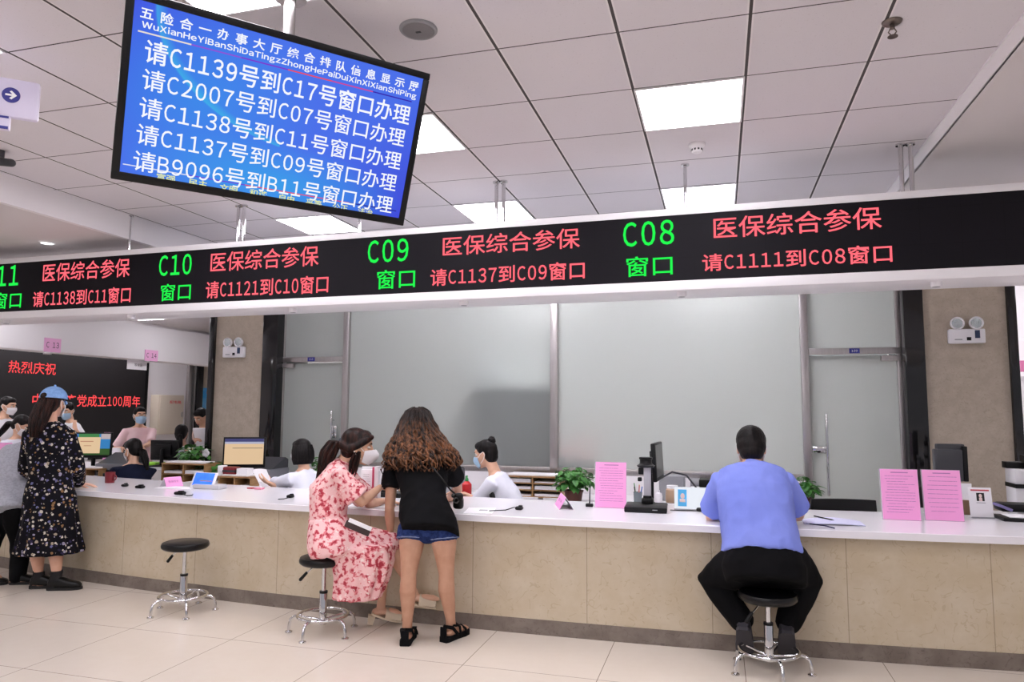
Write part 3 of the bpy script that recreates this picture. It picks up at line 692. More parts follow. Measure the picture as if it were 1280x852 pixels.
# emergency twin lamps on the columns
def emergency(px, py, lab):
    c = at(px, py, WY-.13); t = thing('emergency_light', lab, 'emergency light', c)
    y = WY-.12
    obj('box', MB().bx((c.x-.145, y-.055, c.z-.075), (c.x+.145, y, c.z+.055), .012), M_WHITEPL, t)
    obj('display_window', MB().bx((c.x+.06, y-.058, c.z-.03), (c.x+.1, y-.054, c.z+.04), .003), mat('navy_window', '#2a3a5a', .3), t)
    obj('switch', MB().bx((c.x-.005, y-.058, c.z-.05), (c.x+.03, y-.054, c.z-.02), .003), M_BLACKPL, t)
    obj('label', MB().bx((c.x-.1, y-.0565, c.z-.045), (c.x-.04, y-.0548, c.z-.035)), M_GREYPL, t)
    for q in (-.075, .075):
        l_ = obj('lamp_head', MB().lathe((c.x+q, y-.01, c.z+.105), [(0, 0), (.035, 0), (.055, .03), (.058, .055), (.052, .06), (.048, .05), (0, .045)], 28, (0, -1, 0)), M_WHITEPL, t)
        obj('bulb', MB().lathe((c.x+q, y-.055, c.z+.105), [(0, 0), (.046, .0), (.046, .004), (.03, .009), (0, .011)], 24, (0, -1, 0)), mat('lamp_glass', '#c9d2d4', .1, metal=.6, bump=.8, bscale=120), l_)
        obj('neck', MB().cyl((c.x+q, y-.03, c.z+.05), (c.x+q, y-.03, c.z+.065), .012, seg=12), M_DARKGREY, l_)
    return t
emergency(1207, 419, 'white twin emergency light on the right stone column'); emergency(294, 439, 'white twin emergency light on the left stone column')

# ------------------------------------------------------------------ things on the worktop
def wt(px, py): return onz(px, py, WT)
def lines_mb(mb, M, w_, h_, n, seed, th=.0016, x0=.12):
    rr = random.Random(seed)
    for k in range(n):
        y = h_/2 - h_*(.14+.76*k/n); a = -w_/2+w_*x0*(1+.6*rr.random()); b = w_/2-w_*(.1+.3*rr.random()*(rr.random() < .5))
        x = a
        while x < b:
            l_ = w_*(.05+.16*rr.random()); e = min(b, x+l_)
            mb.add([M @ V((x, y-th, 0)), M @ V((e, y-th, 0)), M @ V((e, y+th, 0)), M @ V((x, y+th, 0))], [(0, 1, 2, 3)]); x = e+w_*.012
def sheet_stand(bl, br, top, label, tilt=.14, nl=14, seed=1):
    """A4 notice in a clear upright stand: bottom-left and bottom-right pixels, top pixel row"""
    a, b = wt(*bl), wt(*br); x = (b-a).normalized(); n = V((x.y, -x.x, 0)); w_ = (b-a).length
    c = (a+b)/2; zt = onplane((bl[0]+br[0])/2, top, c, n).z; h_ = (zt-WT)
    up = (V((0, 0, 1)) - n*tilt).normalized(); nn = x.cross(up).normalized()
    if nn.dot(n) < 0: nn = -nn
    M = frame(c + up*(h_/2), x, up, nn)
    t = thing('notice_stand', label, 'notice', (c.x, c.y, WT), 'pink notices in stands')
    h = MB(M); h.box((0, 0, -.003), (w_, h_, .004)); h.box((0, -h_/2+.003, -.035), (w_, .005, .07)); obj('stand', h, M_ACRYL, t)
    obj('sheet', MB(M).box((.002*1, 0, .0005), (w_*.97, h_*.985, .001)), M_PINK, t)
    q = MB(); lines_mb(q, M @ TR((0, 0, .0013)), w_, h_, nl, seed)
    q.add([M @ V(p) for p in ((-w_*.2, h_*.42, .0013), (w_*.25, h_*.42, .0013), (w_*.25, h_*.44, .0013), (-w_*.2, h_*.44, .0013))], [(0, 1, 2, 3)])
    obj('print', q, M_PINKINK, t); return t
sheet_stand((743, 634), (783, 635.5), 577, 'single pink notice sheet standing beside the black document camera', seed=3)
sheet_stand((1103, 649), (1152, 651), 586, 'pink notice sheet in stand, nearest to the seated man', seed=4)
sheet_stand((1156, 650), (1206, 652), 587, 'pink notice sheet in stand beside the white photo card', nl=9, seed=5)

def tent(cl, cr, apex_h, depth, label, text, flip=1):
    """folded card: front-bottom-left / right pixels"""
    a, b = wt(*cl), wt(*cr); x = (b-a).normalized(); n = V((-x.y, x.x, 0)); w_ = (b-a).length
    t = thing('tent_card', label, 'name card', ((a.x+b.x)/2, (a.y+b.y)/2, WT))
    ap = V((0, 0, apex_h)) + n*depth*.45; e = n*depth
    def leaf(p, q):
        d = (q-p).normalized(); nn = x.cross(d).normalized()*.0015; m = MB()
        m.loft([[a+p+nn, a+p-nn, a+q-nn, a+q+nn], [b+p+nn, b+p-nn, b+q-nn, b+q+nn]]); return m
    obj('front_leaf', leaf(V((0, 0, 0)), ap), M_PINK, t); obj('back_leaf', leaf(e, ap), M_PAPER, t)
    up = ap.normalized(); nn = x.cross(up).normalized(); M = frame((a+b)/2 + ap/2 + nn*.0022, x, up, nn)
    q = MB(); text_mb(q, text, (-w_*.3, -ap.length*.08, w_*.3, ap.length*.16), M, .01); obj('lettering', q, M_PINKINK, t)
    return t
tent((693.6, 629.6), (699.4, 636.8), .085, .105, 'small pink folded name card near the leafy potted plant', '医保')
p = wt(203, 606)
t = tent((208, 609), (229, 607), .085, .1, 'pink folded name card beside the small white tablet', '医保综合')
tag(obj('paper_sheet', MB().box((wt(212, 611).x, wt(212, 609).y, WT+.002), (.36, .16, .004), R=RZ(.05)), M_PAPER, org=(wt(212, 611).x, wt(212, 609).y, WT)), 'white paper lying under the pink name card by the tablet', 'paper')

# tablet on a stand
a, b = wt(236, 610), wt(265, 611.5); x = (b-a).normalized(); n = V((x.y, -x.x, 0)); up = (V((0, 0, 1))-n*.45).normalized(); nn = x.cross(up).normalized()
w_ = (b-a).length; h_ = .155; M = frame((a+b)/2+up*h_/2, x, up, nn)
t = thing('tablet', 'small white tablet on stand with lit blue screen', 'tablet', ((a.x+b.x)/2, (a.y+b.y)/2, WT))
obj('case', MB(M).box((0, 0, -.008), (w_, h_, .016), .01), M_WHITEPL, t)
def m_blue():
    g = NG('tablet_picture'); x, y, z = g.xyz(); c = g.mix(g.noise(14), '#1d48e0', '#3f8cf0'); g.color('#000000' if 0 else c); g.l(c, g.b.inputs['Emission Color']); g.b.inputs['Emission Strength'].default_value = .75; return g.m
s_ = obj('display', MB(M).box((0, .012, .0005), (w_*.82, h_*.74, .002)), m_blue(), t)
obj('banner', MB(M).box((w_*.12, -.004, .002), (w_*.5, .008, .001)), emis('banner_tan', '#c8a06a', .8), s_)
obj('stand_base', MB().box(((a.x+b.x)/2+.06, (a.y+b.y)/2+.05, WT+.02), (w_*1.1, .12, .04), .012), mat('stand_grey', '#c9c7cc', .4), t)

# scanner / document camera
a, b = wt(780, 640), wt(834, 642); x = (b-a).normalized(); y_ = V((-x.y, x.x, 0)); w_ = (b-a).length; c = (a+b)/2 + y_*.15
t = thing('document_camera', 'black flatbed document camera with grey column and round head', 'document camera', (c.x, c.y, WT))
M = frame((c.x, c.y, WT), x, y_, (0, 0, 1))
obj('base', MB(M).box((0, 0, .021), (w_, .3, .036), .008).box((0, -.146, .012), (w_*.98, .01, .02), .002), M_BLACKPL, t)
obj('badge', MB(M).box((w_*.22, -.1515, .022), (.035, .002, .006)), M_GREYPL, t)
cx = w_*.02
obj('column', MB(M).box((cx, .1, .175), (.052, .055, .25), .008), mat('column_grey', '#b4b3ba', .4), t)
obj('column_foot', MB(M).box((cx, .09, .055), (.085, .09, .045), .012).box((cx, .098, .08), (.062, .065, .03), .006), M_BLACKPL, t)
obj('head', MB(M).lathe((cx-.01, .1, .3), [(0, 0), (.06, .0), (.066, .012), (.05, .022), (.044, .03), (.044, .055), (.05, .06), (.048, .072), (0, .074)], 28), M_BLACKPL, t)
obj('arm', MB(M).box((cx-.04, .1, .27), (.05, .04, .05), .008).box((cx-.055, .1, .21), (.03, .035, .03), .006), M_BLACKPL, t)

# card stand with an identity photo
a, b = wt(843, 637), wt(890, 639); x = (b-a).normalized(); n = V((x.y, -x.x, 0)); up = (V((0, 0, 1))-n*.12).normalized(); nn = x.cross(up).normalized(); w_ = .36; h_ = .165
M = frame(a + x*w_/2 + up*h_/2, x, up, nn)
t = thing('display_board', 'white display board with blue portrait photo left of man in blue', 'display', (a.x+.15, a.y, WT))
obj('panel', MB(M).box((0, 0, -.006), (w_, h_, .012), .003), emis('glowing_white_card', '#f2f6ff', .95), t)  # card face emits its own white; brightness is put into the material
obj('photo', MB(M).box((-w_*.37+.01, .005, .0012), (.062, h_*.72, .002)), mat('photo_blue', '#4fb4ea', .5), t)
obj('portrait', MB(M).ell((-w_*.37+.012, .018, .0024), (.015, .02, .0012)).box((-w_*.37+.012, -.014, .0024), (.04, .022, .002), .004), mat('photo_skin', '#e6cfc9', .6), t)
obj('foot', MB(M).box((0, -h_/2+.006, .012), (w_, .01, .05), .003), M_GREYPL, t)

def blob_mouse(px, py, lab, sx_=.09, col=M_BLACKPL, cord=None):
    p = wt(px, py); t = thing('card_reader' if cord else 'clip', lab, 'small device', (p.x, p.y, WT))
    obj('body', MB().box((p.x, p.y, WT+.013), (sx_, .055, .026), .012).box((p.x+.01, p.y, WT+.028), (sx_*.5, .03, .012), .005), col, t)
    if cord:
        pts = [wt(*c) + V((0, 0, .005)) for c in cord]; obj('cord', MB().tube(pts, .0035, 8), col, t)
    return t
blob_mouse(336+314-300+0 if 0 else 225, 618, 'black reader lying in front of the tablet with short cord', .09, M_BLACKPL, [(228, 618), (234, 620), (240, 619.5), (241, 618)])
blob_mouse(363, 622, 'black pen clip lying on worktop left of the woman in pink', .05, M_BLACKPL, [(362, 622), (355, 624), (348, 624.5)])
blob_mouse(649, 637, 'black reader with grey cord lying right of the standing woman', .055, M_BLACKPL, [(647, 636), (643, 634.5), (632, 638), (612, 639)])
blob_mouse(878, 639, 'black reader at the foot of the white display board', .085, M_BLACKPL, [(874, 639), (850, 638.5), (838, 638)])
blob_mouse(175, 610, 'small black clip left of the pink name card', .075)
blob_mouse(156, 608, 'tiny black clip nearest the woman in navy', .045)
blob_mouse(206, 615, 'thin black clip at the front edge of the paper', .03) if 0 else None
p = wt(600, 638); t = thing('document_sheet', 'grey printed white paper sheet right of the black shoulder bag', 'paper', (p.x, p.y, WT))
obj('sheet', MB().box((p.x, p.y, WT+.001), (.2, .28, .002), R=RZ(.2)), M_PAPER, t); obj('print', MB().box((p.x+.02, p.y+.02, WT+.0025), (.06, .05, .001), R=RZ(.2)), M_GREYPL, t)
# pen on a stand
p = wt(737, 633); t = thing('pen_stand', 'upright black desk pen on small base beside pink name card', 'pen', (p.x, p.y, WT))
obj('base', MB().box((p.x, p.y, WT+.012), (.055, .045, .024), .006), M_BLACKPL, t)
obj('pen', MB().tube([(p.x, p.y, WT+.02), (p.x+.004, p.y, WT+.165)], [.006, .0035], 10), M_DARKGREY, t)
# ink pad with pink tray
p = wt(325, 611); t = thing('ink_pad', 'small pink tray with white knob lying on the worktop', 'ink pad', (p.x, p.y, WT))
obj('tray', MB().box((p.x+.005, p.y-.02, WT+.008), (.075, .06, .016), .006), mat('pink_tray', '#e89ab0', .4), t); obj('knob', MB().lathe((p.x-.005, p.y+.01, WT+.016), [(0, 0), (.012, 0), (.007, .03), (.012, .05), (0, .055)], 16), M_WHITEPL, t)
obj('red_pad', MB().box((p.x-.09, p.y, WT+.006), (.06, .05, .012), .004), mat('red_pad', '#b04a52', .5), t)
# stack of papers in an upright stand with red edge, beside the woman in pink
a = wt(440, 634); b = wt(466, 634); c = (a+b)/2 + V((0, .1, 0)); zt = at(452, 583, c.y).z
t = thing('document_stack', 'upright white document stand with pink edge behind woman in pink', 'documents', (c.x, c.y, WT))
obj('papers', MB().bx((a.x, c.y, WT+.0), (b.x-.045, c.y+.03, zt-.02), .003), M_PAPER, t)
obj('pink_edge', MB().bx((b.x-.045, c.y-.01, WT), (b.x-.028, c.y+.03, zt), .002), mat('crimson_edge', '#d0406a', .5), t)
obj('holder', MB().bx((b.x-.028, c.y-.012, WT), (b.x+.005, c.y+.04, zt+.005), .003).bx((a.x-.01, c.y+.03, WT), (b.x, c.y+.045, zt), .003), M_WHITEPL, t)
q = MB(); M = frame(((a.x+b.x-.045)/2, c.y-.0008, (WT+zt)/2), (1, 0, 0), (0, 0, 1), (0, -1, 0)); lines_mb(q, M, b.x-a.x-.06, zt-WT-.04, 11, 9, .001); obj('print', q, M_GREYPL, t)
p = wt(458, 631); tag(obj('form_sheet', MB().box((p.x+.05, p.y+.02, WT+.0015), (.34, .26, .003), R=RZ(.25)), M_PAPER, org=(p.x, p.y, WT)), 'white form on worktop under the hand of woman in pink', 'paper')
p = wt(484, 620); tag(obj('desk_phone', MB().box((p.x+.05, p.y, WT+.02), (.22, .17, .04), .012).box((p.x+.0, p.y+.01, WT+.05), (.05, .17, .03), .012), M_BLACKPL, org=(p.x, p.y, WT)), 'black desk phone between the pink and the black dressed women', 'phone')
# papers and pen beside the man
p = wt(1037, 654); t = thing('open_notebook', 'open pale blue papers lying right of the man in blue', 'paper', (p.x, p.y, WT))
def curl(u, v): return (V((p.x-.16+.36*u, p.y-.1+.2*v+.03*u, WT+.002+.018*sin(u*pi)*(.4+.6*v))), V((0, 0, 1)))
obj('sheets', MB().sheet(curl, 14, 6, .004), mat('pale_blue_paper', '#d5d6f2', .8), t)
q = wt(1018, 655); obj('cover_edge', MB().tube([wt(1008, 655)+V((0, 0, .006)), wt(1030, 658)+V((0, 0, .008)), wt(1043, 661)+V((0, 0, .006))], .004, 8), mat('navy_edge', '#22264a', .5), t)
q0, q1 = wt(1018, 650)+V((0, 0, .028)), wt(1040, 654)+V((0, 0, .024)); tag(obj('pen', MB().tube([q0, q1], [.0045, .004], 10).tube([q1, q1+(q1-q0)*.12], [.004, .001], 8), M_BLACKPL, org=q0), 'black pen lying on the open pale papers', 'pen')
# photo card at the right
a, b = wt(1214, 647), wt(1243, 648); x = (b-a).normalized(); n = V((x.y, -x.x, 0)); up = (V((0, 0, 1))-n*.15).normalized(); nn = x.cross(up).normalized(); w_ = (b-a).length; h_ = .205
M = frame((a+b)/2+up*h_/2, x, up, nn); t = thing('photo_card', 'white upright card with dark portrait photo and red heading', 'card', ((a.x+b.x)/2, (a.y+b.y)/2, WT))
obj('card', MB(M).box((0, 0, -.004), (w_, h_, .008), .002), M_WHITEPL, t); obj('heading', MB(M).box((0, h_*.41, .001), (w_*.8, .01, .001)), mat('red_heading', '#c8505a', .6), t)
obj('photo', MB(M).box((0, h_*.19, .001), (w_*.34, h_*.27, .002)), mat('photo_black', '#16110f', .4), t)
obj('portrait', MB(M).ell((0, h_*.2+.006, .002), (.01, .013, .001)).box((0, h_*.11, .0022), (.02, .024, .001), .004), mat('photo_skin'), t)
obj('foot', MB(M).box((0, -h_/2+.004, -.02), (w_, .008, .07), .002), M_GREYPL, t)
q = MB(M); q.box((0, 0, .0012), (w_*.4, .004, .001)); obj('caption', q, M_GREYPL, t)
a = wt(1208, 646); t = thing('leaflet_holder', 'brown leaflet holder with white leaflet behind the photo card', 'leaflet holder', (a.x+.05, a.y+.14, WT))
obj('holder', MB().bx((a.x-.02, a.y+.12, WT), (a.x+.09, a.y+.2, WT+.1), .004), mat('brown_box', '#7d6248', .6), t); obj('leaflet', MB().bx((a.x-.015, a.y+.15, WT+.05), (a.x+.085, a.y+.154, WT+.215)), M_PAPER, t)
p = wt(1268, 650); t = thing('signature_pad', 'black tray with white paper pad at right end of worktop', 'pad', (p.x+.05, p.y, WT))
obj('tray', MB().box((p.x+.08, p.y+.02, WT+.012), (.34, .22, .024), .006), M_BLACKPL, t); obj('pad', MB().box((p.x+.09, p.y+.02, WT+.026), (.27, .17, .006), .002), M_PAPER, t)
p = wt(1266, 641); t = thing('desk_organizer', 'black low desk organizer behind the white paper pad', 'organizer', (p.x+.1, p.y+.1, WT))
obj('tray', MB().box((p.x+.12, p.y+.12, WT+.03), (.36, .16, .06), .02), M_BLACKPL, t); obj('purple_folder', MB().box((p.x-.03, p.y+.1, WT+.03), (.09, .14, .02), .004, R=Matrix.Rotation(.4, 4, 'Y')), mat('purple_folder', '#8a80b8', .5), t)
a = at(1271, 630, 6.3); b = at(1290, 587, 6.3)
t = thing('binder_rack', 'white and black binders standing at the right picture edge', 'binders', (a.x+.1, 6.3, .55))
obj('lower_binder', MB().bx((a.x, 6.3, .6), (b.x, 6.5, (a.z+b.z)/2-.01), .004), M_WHITEPL, t); obj('upper_binder', MB().bx((a.x, 6.3, (a.z+b.z)/2+.02), (b.x, 6.5, b.z), .004), M_WHITEPL, t); obj('rack', MB().bx((a.x-.012, 6.28, .5), (b.x, 6.52, .6)).bx((a.x-.004, 6.29, (a.z+b.z)/2-.01), (b.x, 6.5, (a.z+b.z)/2+.02)).bx((b.x, 6.28, .5), (b.x+.02, 6.52, b.z+.1)).bx((a.x-.02, 6.4, b.z), (b.x, 6.5, b.z+.05), .006).bx((a.x, 6.3, 0), (b.x, 6.5, .5)), M_BLACKPL, t)
# pen cup, sachets and jar behind the document camera
p = wt(797, 627) + V((0, .12, 0)); p = wt(797, 628)
t = thing('pen_cup', 'clear pen cup with coloured pens beside the document camera', 'pen cup', (p.x, p.y+.02, WT))
obj('cup', MB().lathe((p.x, p.y+.02, WT), [(0, 0), (.03, 0), (.034, .08), (.031, .08), (.028, .004), (0, .004)], 24), mat('cup_plastic', '#8d9aa0', .2, alpha=.6), t)
for k, cc in enumerate(('#3a6ab8', '#d8c84a', '#5a9a5a', '#2a2a2a', '#d06a7a')):
    aa = k*1.3; obj('pen', MB().tube([(p.x+.012*cos(aa), p.y+.02+.012*sin(aa), WT+.008), (p.x+.034*cos(aa), p.y+.02+.03*sin(aa), WT+.12+.012*(k % 3))], .004, 8), mat('pen_'+cc[1:], cc, .4), t)
p = wt(826, 630); t = thing('sample_jar', 'tan round jar standing between column and display board', 'jar', (p.x+.08, p.y+.14, WT))
obj('jar', MB().lathe((p.x+.08, p.y+.14, WT), [(0, 0), (.05, 0), (.055, .03), (.05, .1), (.04, .11), (0, .11)], 24), mat('tan_jar', '#b79a80', .4), t); obj('lid', MB().lathe((p.x+.08, p.y+.14, WT+.11), [(0, 0), (.043, 0), (.043, .022), (0, .025)], 24), M_WHITEPL, t)
tag(obj('white_bottle', MB().lathe((p.x-.02, p.y+.06, WT), [(0, 0), (.028, 0), (.03, .05), (.024, .075), (.01, .085), (.01, .1), (0, .1)], 20), M_WHITEPL, org=(p.x-.02, p.y+.06, WT)), 'small white bottle close beside the grey camera column', 'bottle')

# ------------------------------------------------------------------ staff side: desk, monitors, shelves, plants
def monitor(c, yaw, w_, h_, label, pic, tilt=0., stand_z=None, group=None):
    """c: centre of the screen; yaw: direction the screen faces (radians from -Y)"""
    n = V((sin(yaw), -cos(yaw), 0)); x = V((cos(yaw), sin(yaw), 0)); up = (V((0, 0, 1))-n*tilt).normalized(); nn = x.cross(up).normalized()
    M = frame(c, x, up, nn); zb = stand_z
    t = thing('monitor', label, 'monitor', (c.x-n.x*.06, c.y-n.y*.06, zb), group)
    obj('casing', MB(M).box((0, 0, -.022), (w_, h_, .036), .008).box((0, 0, -.05), (w_*.6, h_*.6, .03), .01), M_BLACKPL, t)
    obj('display', MB(M).box((0, .008, -.003), (w_-.035, h_-.05, .003)), pic, t)
    b = c - n*.075; bot = b.z-h_/2
    obj('stand', MB().tube([(b.x, b.y, c.z), (b.x, b.y, zb+.01)], .022, 12).box((b.x, b.y, zb+.008), (.24, .18, .016), .006, R=RZ(yaw)), M_BLACKPL, t)
    return t, M
DZ = .73
def m_pic(name, base, parts, st=.8):
    """screen picture: window rectangles as (x0,y0,x1,y1,colour) in object space of the part, using the generated coordinates of the panel"""
    g = NG(name); u, w2, v = g.n, None, None
    sep = g.n('ShaderNodeSeparateXYZ'); g.l(g.n('ShaderNodeUVMap').outputs[0], sep.inputs[0]); x, y = sep.outputs[0], sep.outputs[1]
    c = g.mix(0., base, base)
    for x0, y0, x1, y1, cc in parts:
        f = g.math('MULTIPLY', g.math('MULTIPLY', g.math('GREATER_THAN', x, x0), g.math('LESS_THAN', x, x1)), g.math('MULTIPLY', g.math('GREATER_THAN', y, y0), g.math('LESS_THAN', y, y1)))
        c = g.mix(f, c, cc)
    g.b.inputs['Base Color'].default_value = (0, 0, 0, 1); g.l(c, g.b.inputs['Emission Color']); g.b.inputs['Emission Strength'].default_value = st; return g.m
def uv_plane(t, M):
    for o in t.children:
        if o.name.startswith('display'):
            I = M.inverted(); uv = o.data.uv_layers.new(name='UVMap'); b = wloc(t)
            q = [I @ (v.co+b) for v in o.data.vertices]; x0, x1 = min(p.x for p in q), max(p.x for p in q); y0, y1 = min(p.y for p in q), max(p.y for p in q)
            for lp in o.data.loops: p = q[lp.vertex_index]; uv.data[lp.index].uv = ((p.x-x0)/(x1-x0), (p.y-y0)/(y1-y0))
PIC1 = m_pic('office_window_picture', '#f2cfa4', [(0, .88, 1, 1, '#3d3f7a'), (0, .8, 1, .88, '#b9bcd8'), (.2, .62, .97, .645, '#8a7a6a')])
PIC2 = m_pic('desktop_picture', '#3f8a4a', [(0, 0, 1, .3, '#2f5a20'), (.7, .3, 1, 1, '#2f86c8'), (.75, .75, 1, 1, '#c8b8bc'), (0, .8, .15, 1, '#3f7fd0'), (.12, .08, .74, .84, '#f4d2a8'), (.2, .62, .55, .66, '#c88a6a'), (.3, .42, .5, .45, '#c88a6a')])
# long staff desk behind the counter and low cabinets at the glass wall
tag(obj('staff_desk', strip_loft(-7.4, 3.2, .9, 1.25, DZ-.04, DZ, .003), mat('desk_white', '#e6e4e8', .35), org=(-1.35, 5.9, DZ)), 'low white staff desk running behind the service counter', 'desk') if 0 else None
def low_cabinet(x0, x1, lab):
    t = thing('low_cabinet', lab, 'cabinet', ((x0+x1)/2, 7.1, 0), 'low cabinets under the glass wall')
    obj('body', MB().bx((x0, 6.9, .06), (x1, 7.35, .62), .004), M_WHITEPAINT, t); obj('top', MB().bx((x0-.01, 6.88, .62), (x1+.01, 7.36, .645), .004), M_WHITEPL, t)
    n = max(1, round((x1-x0)/.45))
    for k in range(n):
        d = obj('door', MB().bx((x0+(x1-x0)*k/n+.004, 6.885, .08), (x0+(x1-x0)*(k+1)/n-.004, 6.9, .61), .003), M_WHITEPAINT, t); obj('handle', MB().bx((x0+(x1-x0)*(k+.85)/n, 6.87, .35), (x0+(x1-x0)*(k+.85)/n+.012, 6.886, .47), .003), M_CHROME, d)
    return t
low_cabinet(-3.6, -1.72, 'low white cabinet under the glass behind the bun haired clerk'); low_cabinet(-1.65, .7, 'low white cabinet under the glass behind plant and camera'); None
low_cabinet(-5.0, -4.2, 'low white cabinet at the left glass door behind the bob haired clerk') if 0 else None
def staff_table(x0, x1, y0, y1, z, lab):
    t = thing('staff_desk', lab, 'desk', ((x0+x1)/2, (y0+y1)/2, 0))
    obj('desktop', MB().bx((x0, y0, z-.03), (x1, y1, z), .004), M_WHITEPL, t)
    for a in (x0+.03, x1-.06): obj('side_panel', MB().bx((a, y0+.03, 0), (a+.03, y1-.03, z-.03)), M_WHITEPL, t)
    return t
staff_table(-5.55, -4.05, 6.0, 6.85, .70, 'white side desk carrying the monitor left of the bob haired clerk')
staff_table(-7.6, -6.3, 6.4, 6.88, .70, 'white side desk left of the woman in navy')
staff_table(-3.2, -2.25, 6.0, 6.8, .70, 'white side desk in front of the bun haired clerk')
staff_table(-.75, .05, 5.95, 6.8, .70, 'white side desk under the monitor turned edge on')
staff_table(1.3, 2.2, 5.95, 6.8, .70, 'white side desk in front of the right stone column')
c = at(305, 565, 6.4); t, M = monitor(c, radians(24), .42, .31, 'black monitor with peach window in front of left stone column', PIC1, .05, .70); uv_plane(t, M)
c = at(114, 556, 6.66); t, M = monitor(c, radians(22), .44, .29, 'monitor with green desktop beside the woman in black dress', PIC2, .05, .70); uv_plane(t, M)
c = at(825, 576, 6.2); t, M = monitor(c, radians(87), .45, .31, 'black monitor seen edge on behind the document camera', mat('dark_screen', '#4a4a48', .3), .05, .70)
c = at(207, 562, 7.6); monitor(c, radians(190), .36, .25, 'black backed monitor facing the seated clerk in white at left', mat('dark_screen'), .05, .76)
c = at(1188, 575, 6.4); t = thing('card_terminal', 'dark grey terminal screen unit standing behind the pink notices', 'terminal', (c.x, c.y, .70))
obj('head', MB().bx((c.x-.115, c.y-.03, c.z-.16), (c.x+.08, c.y+.05, c.z+.085), .01).bx((c.x-.085, c.y+.02, c.z-.1), (c.x+.11, c.y+.09, c.z+.125), .01), M_DARKGREY, t); obj('stand', MB().bx((c.x-.03, c.y, .70), (c.x+.03, c.y+.05, c.z-.1), .006).box((c.x, c.y+.02, .71), (.2, .2, .02), .006), M_BLACKPL, t)
obj('side', MB().bx((c.x+.082, c.y-.025, c.z-.16), (c.x+.115, c.y+.05, c.z+.11), .006), M_BLACKPL, t)

# wooden file organizers
def organizer(x0, x1, y, z0, z1, nx, nz, lab, d=.28):
    t = thing('file_organizer', lab, 'organizer', ((x0+x1)/2, y+d/2, z0), 'wooden file organizers'); th = .014
    for k in range(nx+1): xx = x0+(x1-x0)*k/nx; obj('upright', MB().bx((xx-th/2, y, z0), (xx+th/2, y+d, z1)), M_WOOD, t)
    h = MB()
    for k in (0, nz): zz = z0+(z1-z0)*k/nz; h.bx((x0-th/2, y-.004, zz-th/2), (x1+th/2, y+d, zz+th/2))
    h.bx((x0, y+d-.01, z0), (x1, y+d, z1)); obj('case', h, M_WOOD, t)
    for i in range(nx):
        for k in range(1, nz): zz = z0+(z1-z0)*k/nz; obj('shelf', MB().bx((x0+(x1-x0)*i/nx+th/2, y, zz-.004), (x0+(x1-x0)*(i+1)/nx-th/2, y+d-.01, zz+.004)), M_WOOD, t)
        for k in range(nz):
            zz = z0+(z1-z0)*k/nz+.008; a = x0+(x1-x0)*i/nx+.02; b = x0+(x1-x0)*(i+1)/nx-.02
            obj('paper_pile', MB().bx((a, y+.01, zz), (b, y+d-.04, zz+.012+.012*((i+k) % 3))), M_PAPER, t)
    obj('top_papers', MB().bx((x0+.02, y+.02, z1+.007), (x1-.05, y+d-.03, z1+.022), .003), M_PAPER, t)
    return t
a = at(640, 600, 6.9)
a, b = at(665, 627, 6.9), at(701, 597, 6.9); organizer(a.x-.28, b.x, 6.9, .645, b.z, 2, 3, 'wooden pigeonhole file organizer beside the potted plant', .3)
a, b = at(208, 610, 6.7), at(262, 580, 6.7); organizer(a.x, b.x, 6.62, .66, b.z, 2, 2, 'wooden pigeonhole organizer behind the pink name card', .26)
a, b = at(277, 612, 6.2), at(306, 596, 6.2); organizer(a.x, b.x+.1, 6.15, .70, b.z, 2, 1, 'low wooden organizer under the peach monitor', .2)
a, b = at(100, 606, 6.5), at(130, 586, 6.5); organizer(a.x-.05, b.x, 6.43, .70, b.z, 2, 1, 'small wooden organizer under the green desktop monitor', .2)

M_LEAF = mat('green_leaf', '#2f6b2a', .4, c2='#4f8f3c', nscale=12, spec=.5); M_POT = mat('brown_pot', '#5a3026', .45); M_STEM = mat('green_stem', '#47702f', .6)
def plant(c, R_, H, n, seed, lab, pot=(.07, .055, .11), leaf=.07, potm=None, droop=0.):
    rr = random.Random(seed); c = V(c); t = thing('potted_plant', lab, 'plant', c, 'potted plants behind the counter')
    obj('pot', MB().lathe(c, [(0, 0), (pot[1], 0), (pot[0], pot[2]), (pot[0]+.006, pot[2]), (pot[0]+.006, pot[2]+.012), (pot[0]-.008, pot[2]+.012), (pot[0]-.012, pot[2]-.01), (0, pot[2]-.012)], 28), potm or M_POT, t)
    st, lf = MB(), MB(); b0 = c+V((0, 0, pot[2]-.015))
    for k in range(n):
        a = rr.uniform(0, 2*pi); e = rr.uniform(.12, 1.)**.7; el = rr.uniform(.05, 1.)
        tip = b0 + V((cos(a)*R_*e, sin(a)*R_*e, H*(.2+.8*el*(1-.45*e*e)))); mid = (b0+tip)/2 + V((0, 0, .03+H*.12))
        st.tube([b0+V((cos(a)*.02, sin(a)*.02, 0)), mid, tip], .0022, 5, True, None, False)
        d = V((cos(a+rr.uniform(-.7, .7)), sin(a+rr.uniform(-.7, .7)), rr.uniform(-.7, .25)-droop)).normalized(); s_ = d.cross(V((0, 0, 1))).normalized(); up = s_.cross(d)
        L = leaf*rr.uniform(.7, 1.25); W = L*.42
        def fn(u, v, L=L, W=W, d=d, s_=s_, up=up, tip=tip):
            q = sin(pi*min(1, .06+u*.94)**.75)*W; y = (v-.5)*2
            return tip + d*(L*u) + s_*(q*y) + up*(-.25*L*u*u + .22*q*abs(y)), up
        lf.sheet(fn, 6, 2, .0008)
    obj('stems', st, M_STEM, t); obj('foliage', lf, M_LEAF, t); return t
p = at(717, 622, 6.5); plant((p.x, 6.5, .63), .155, .25, 150, 3, 'leafy green plant in brown pot beside wooden organizer', (.085, .065, .13))
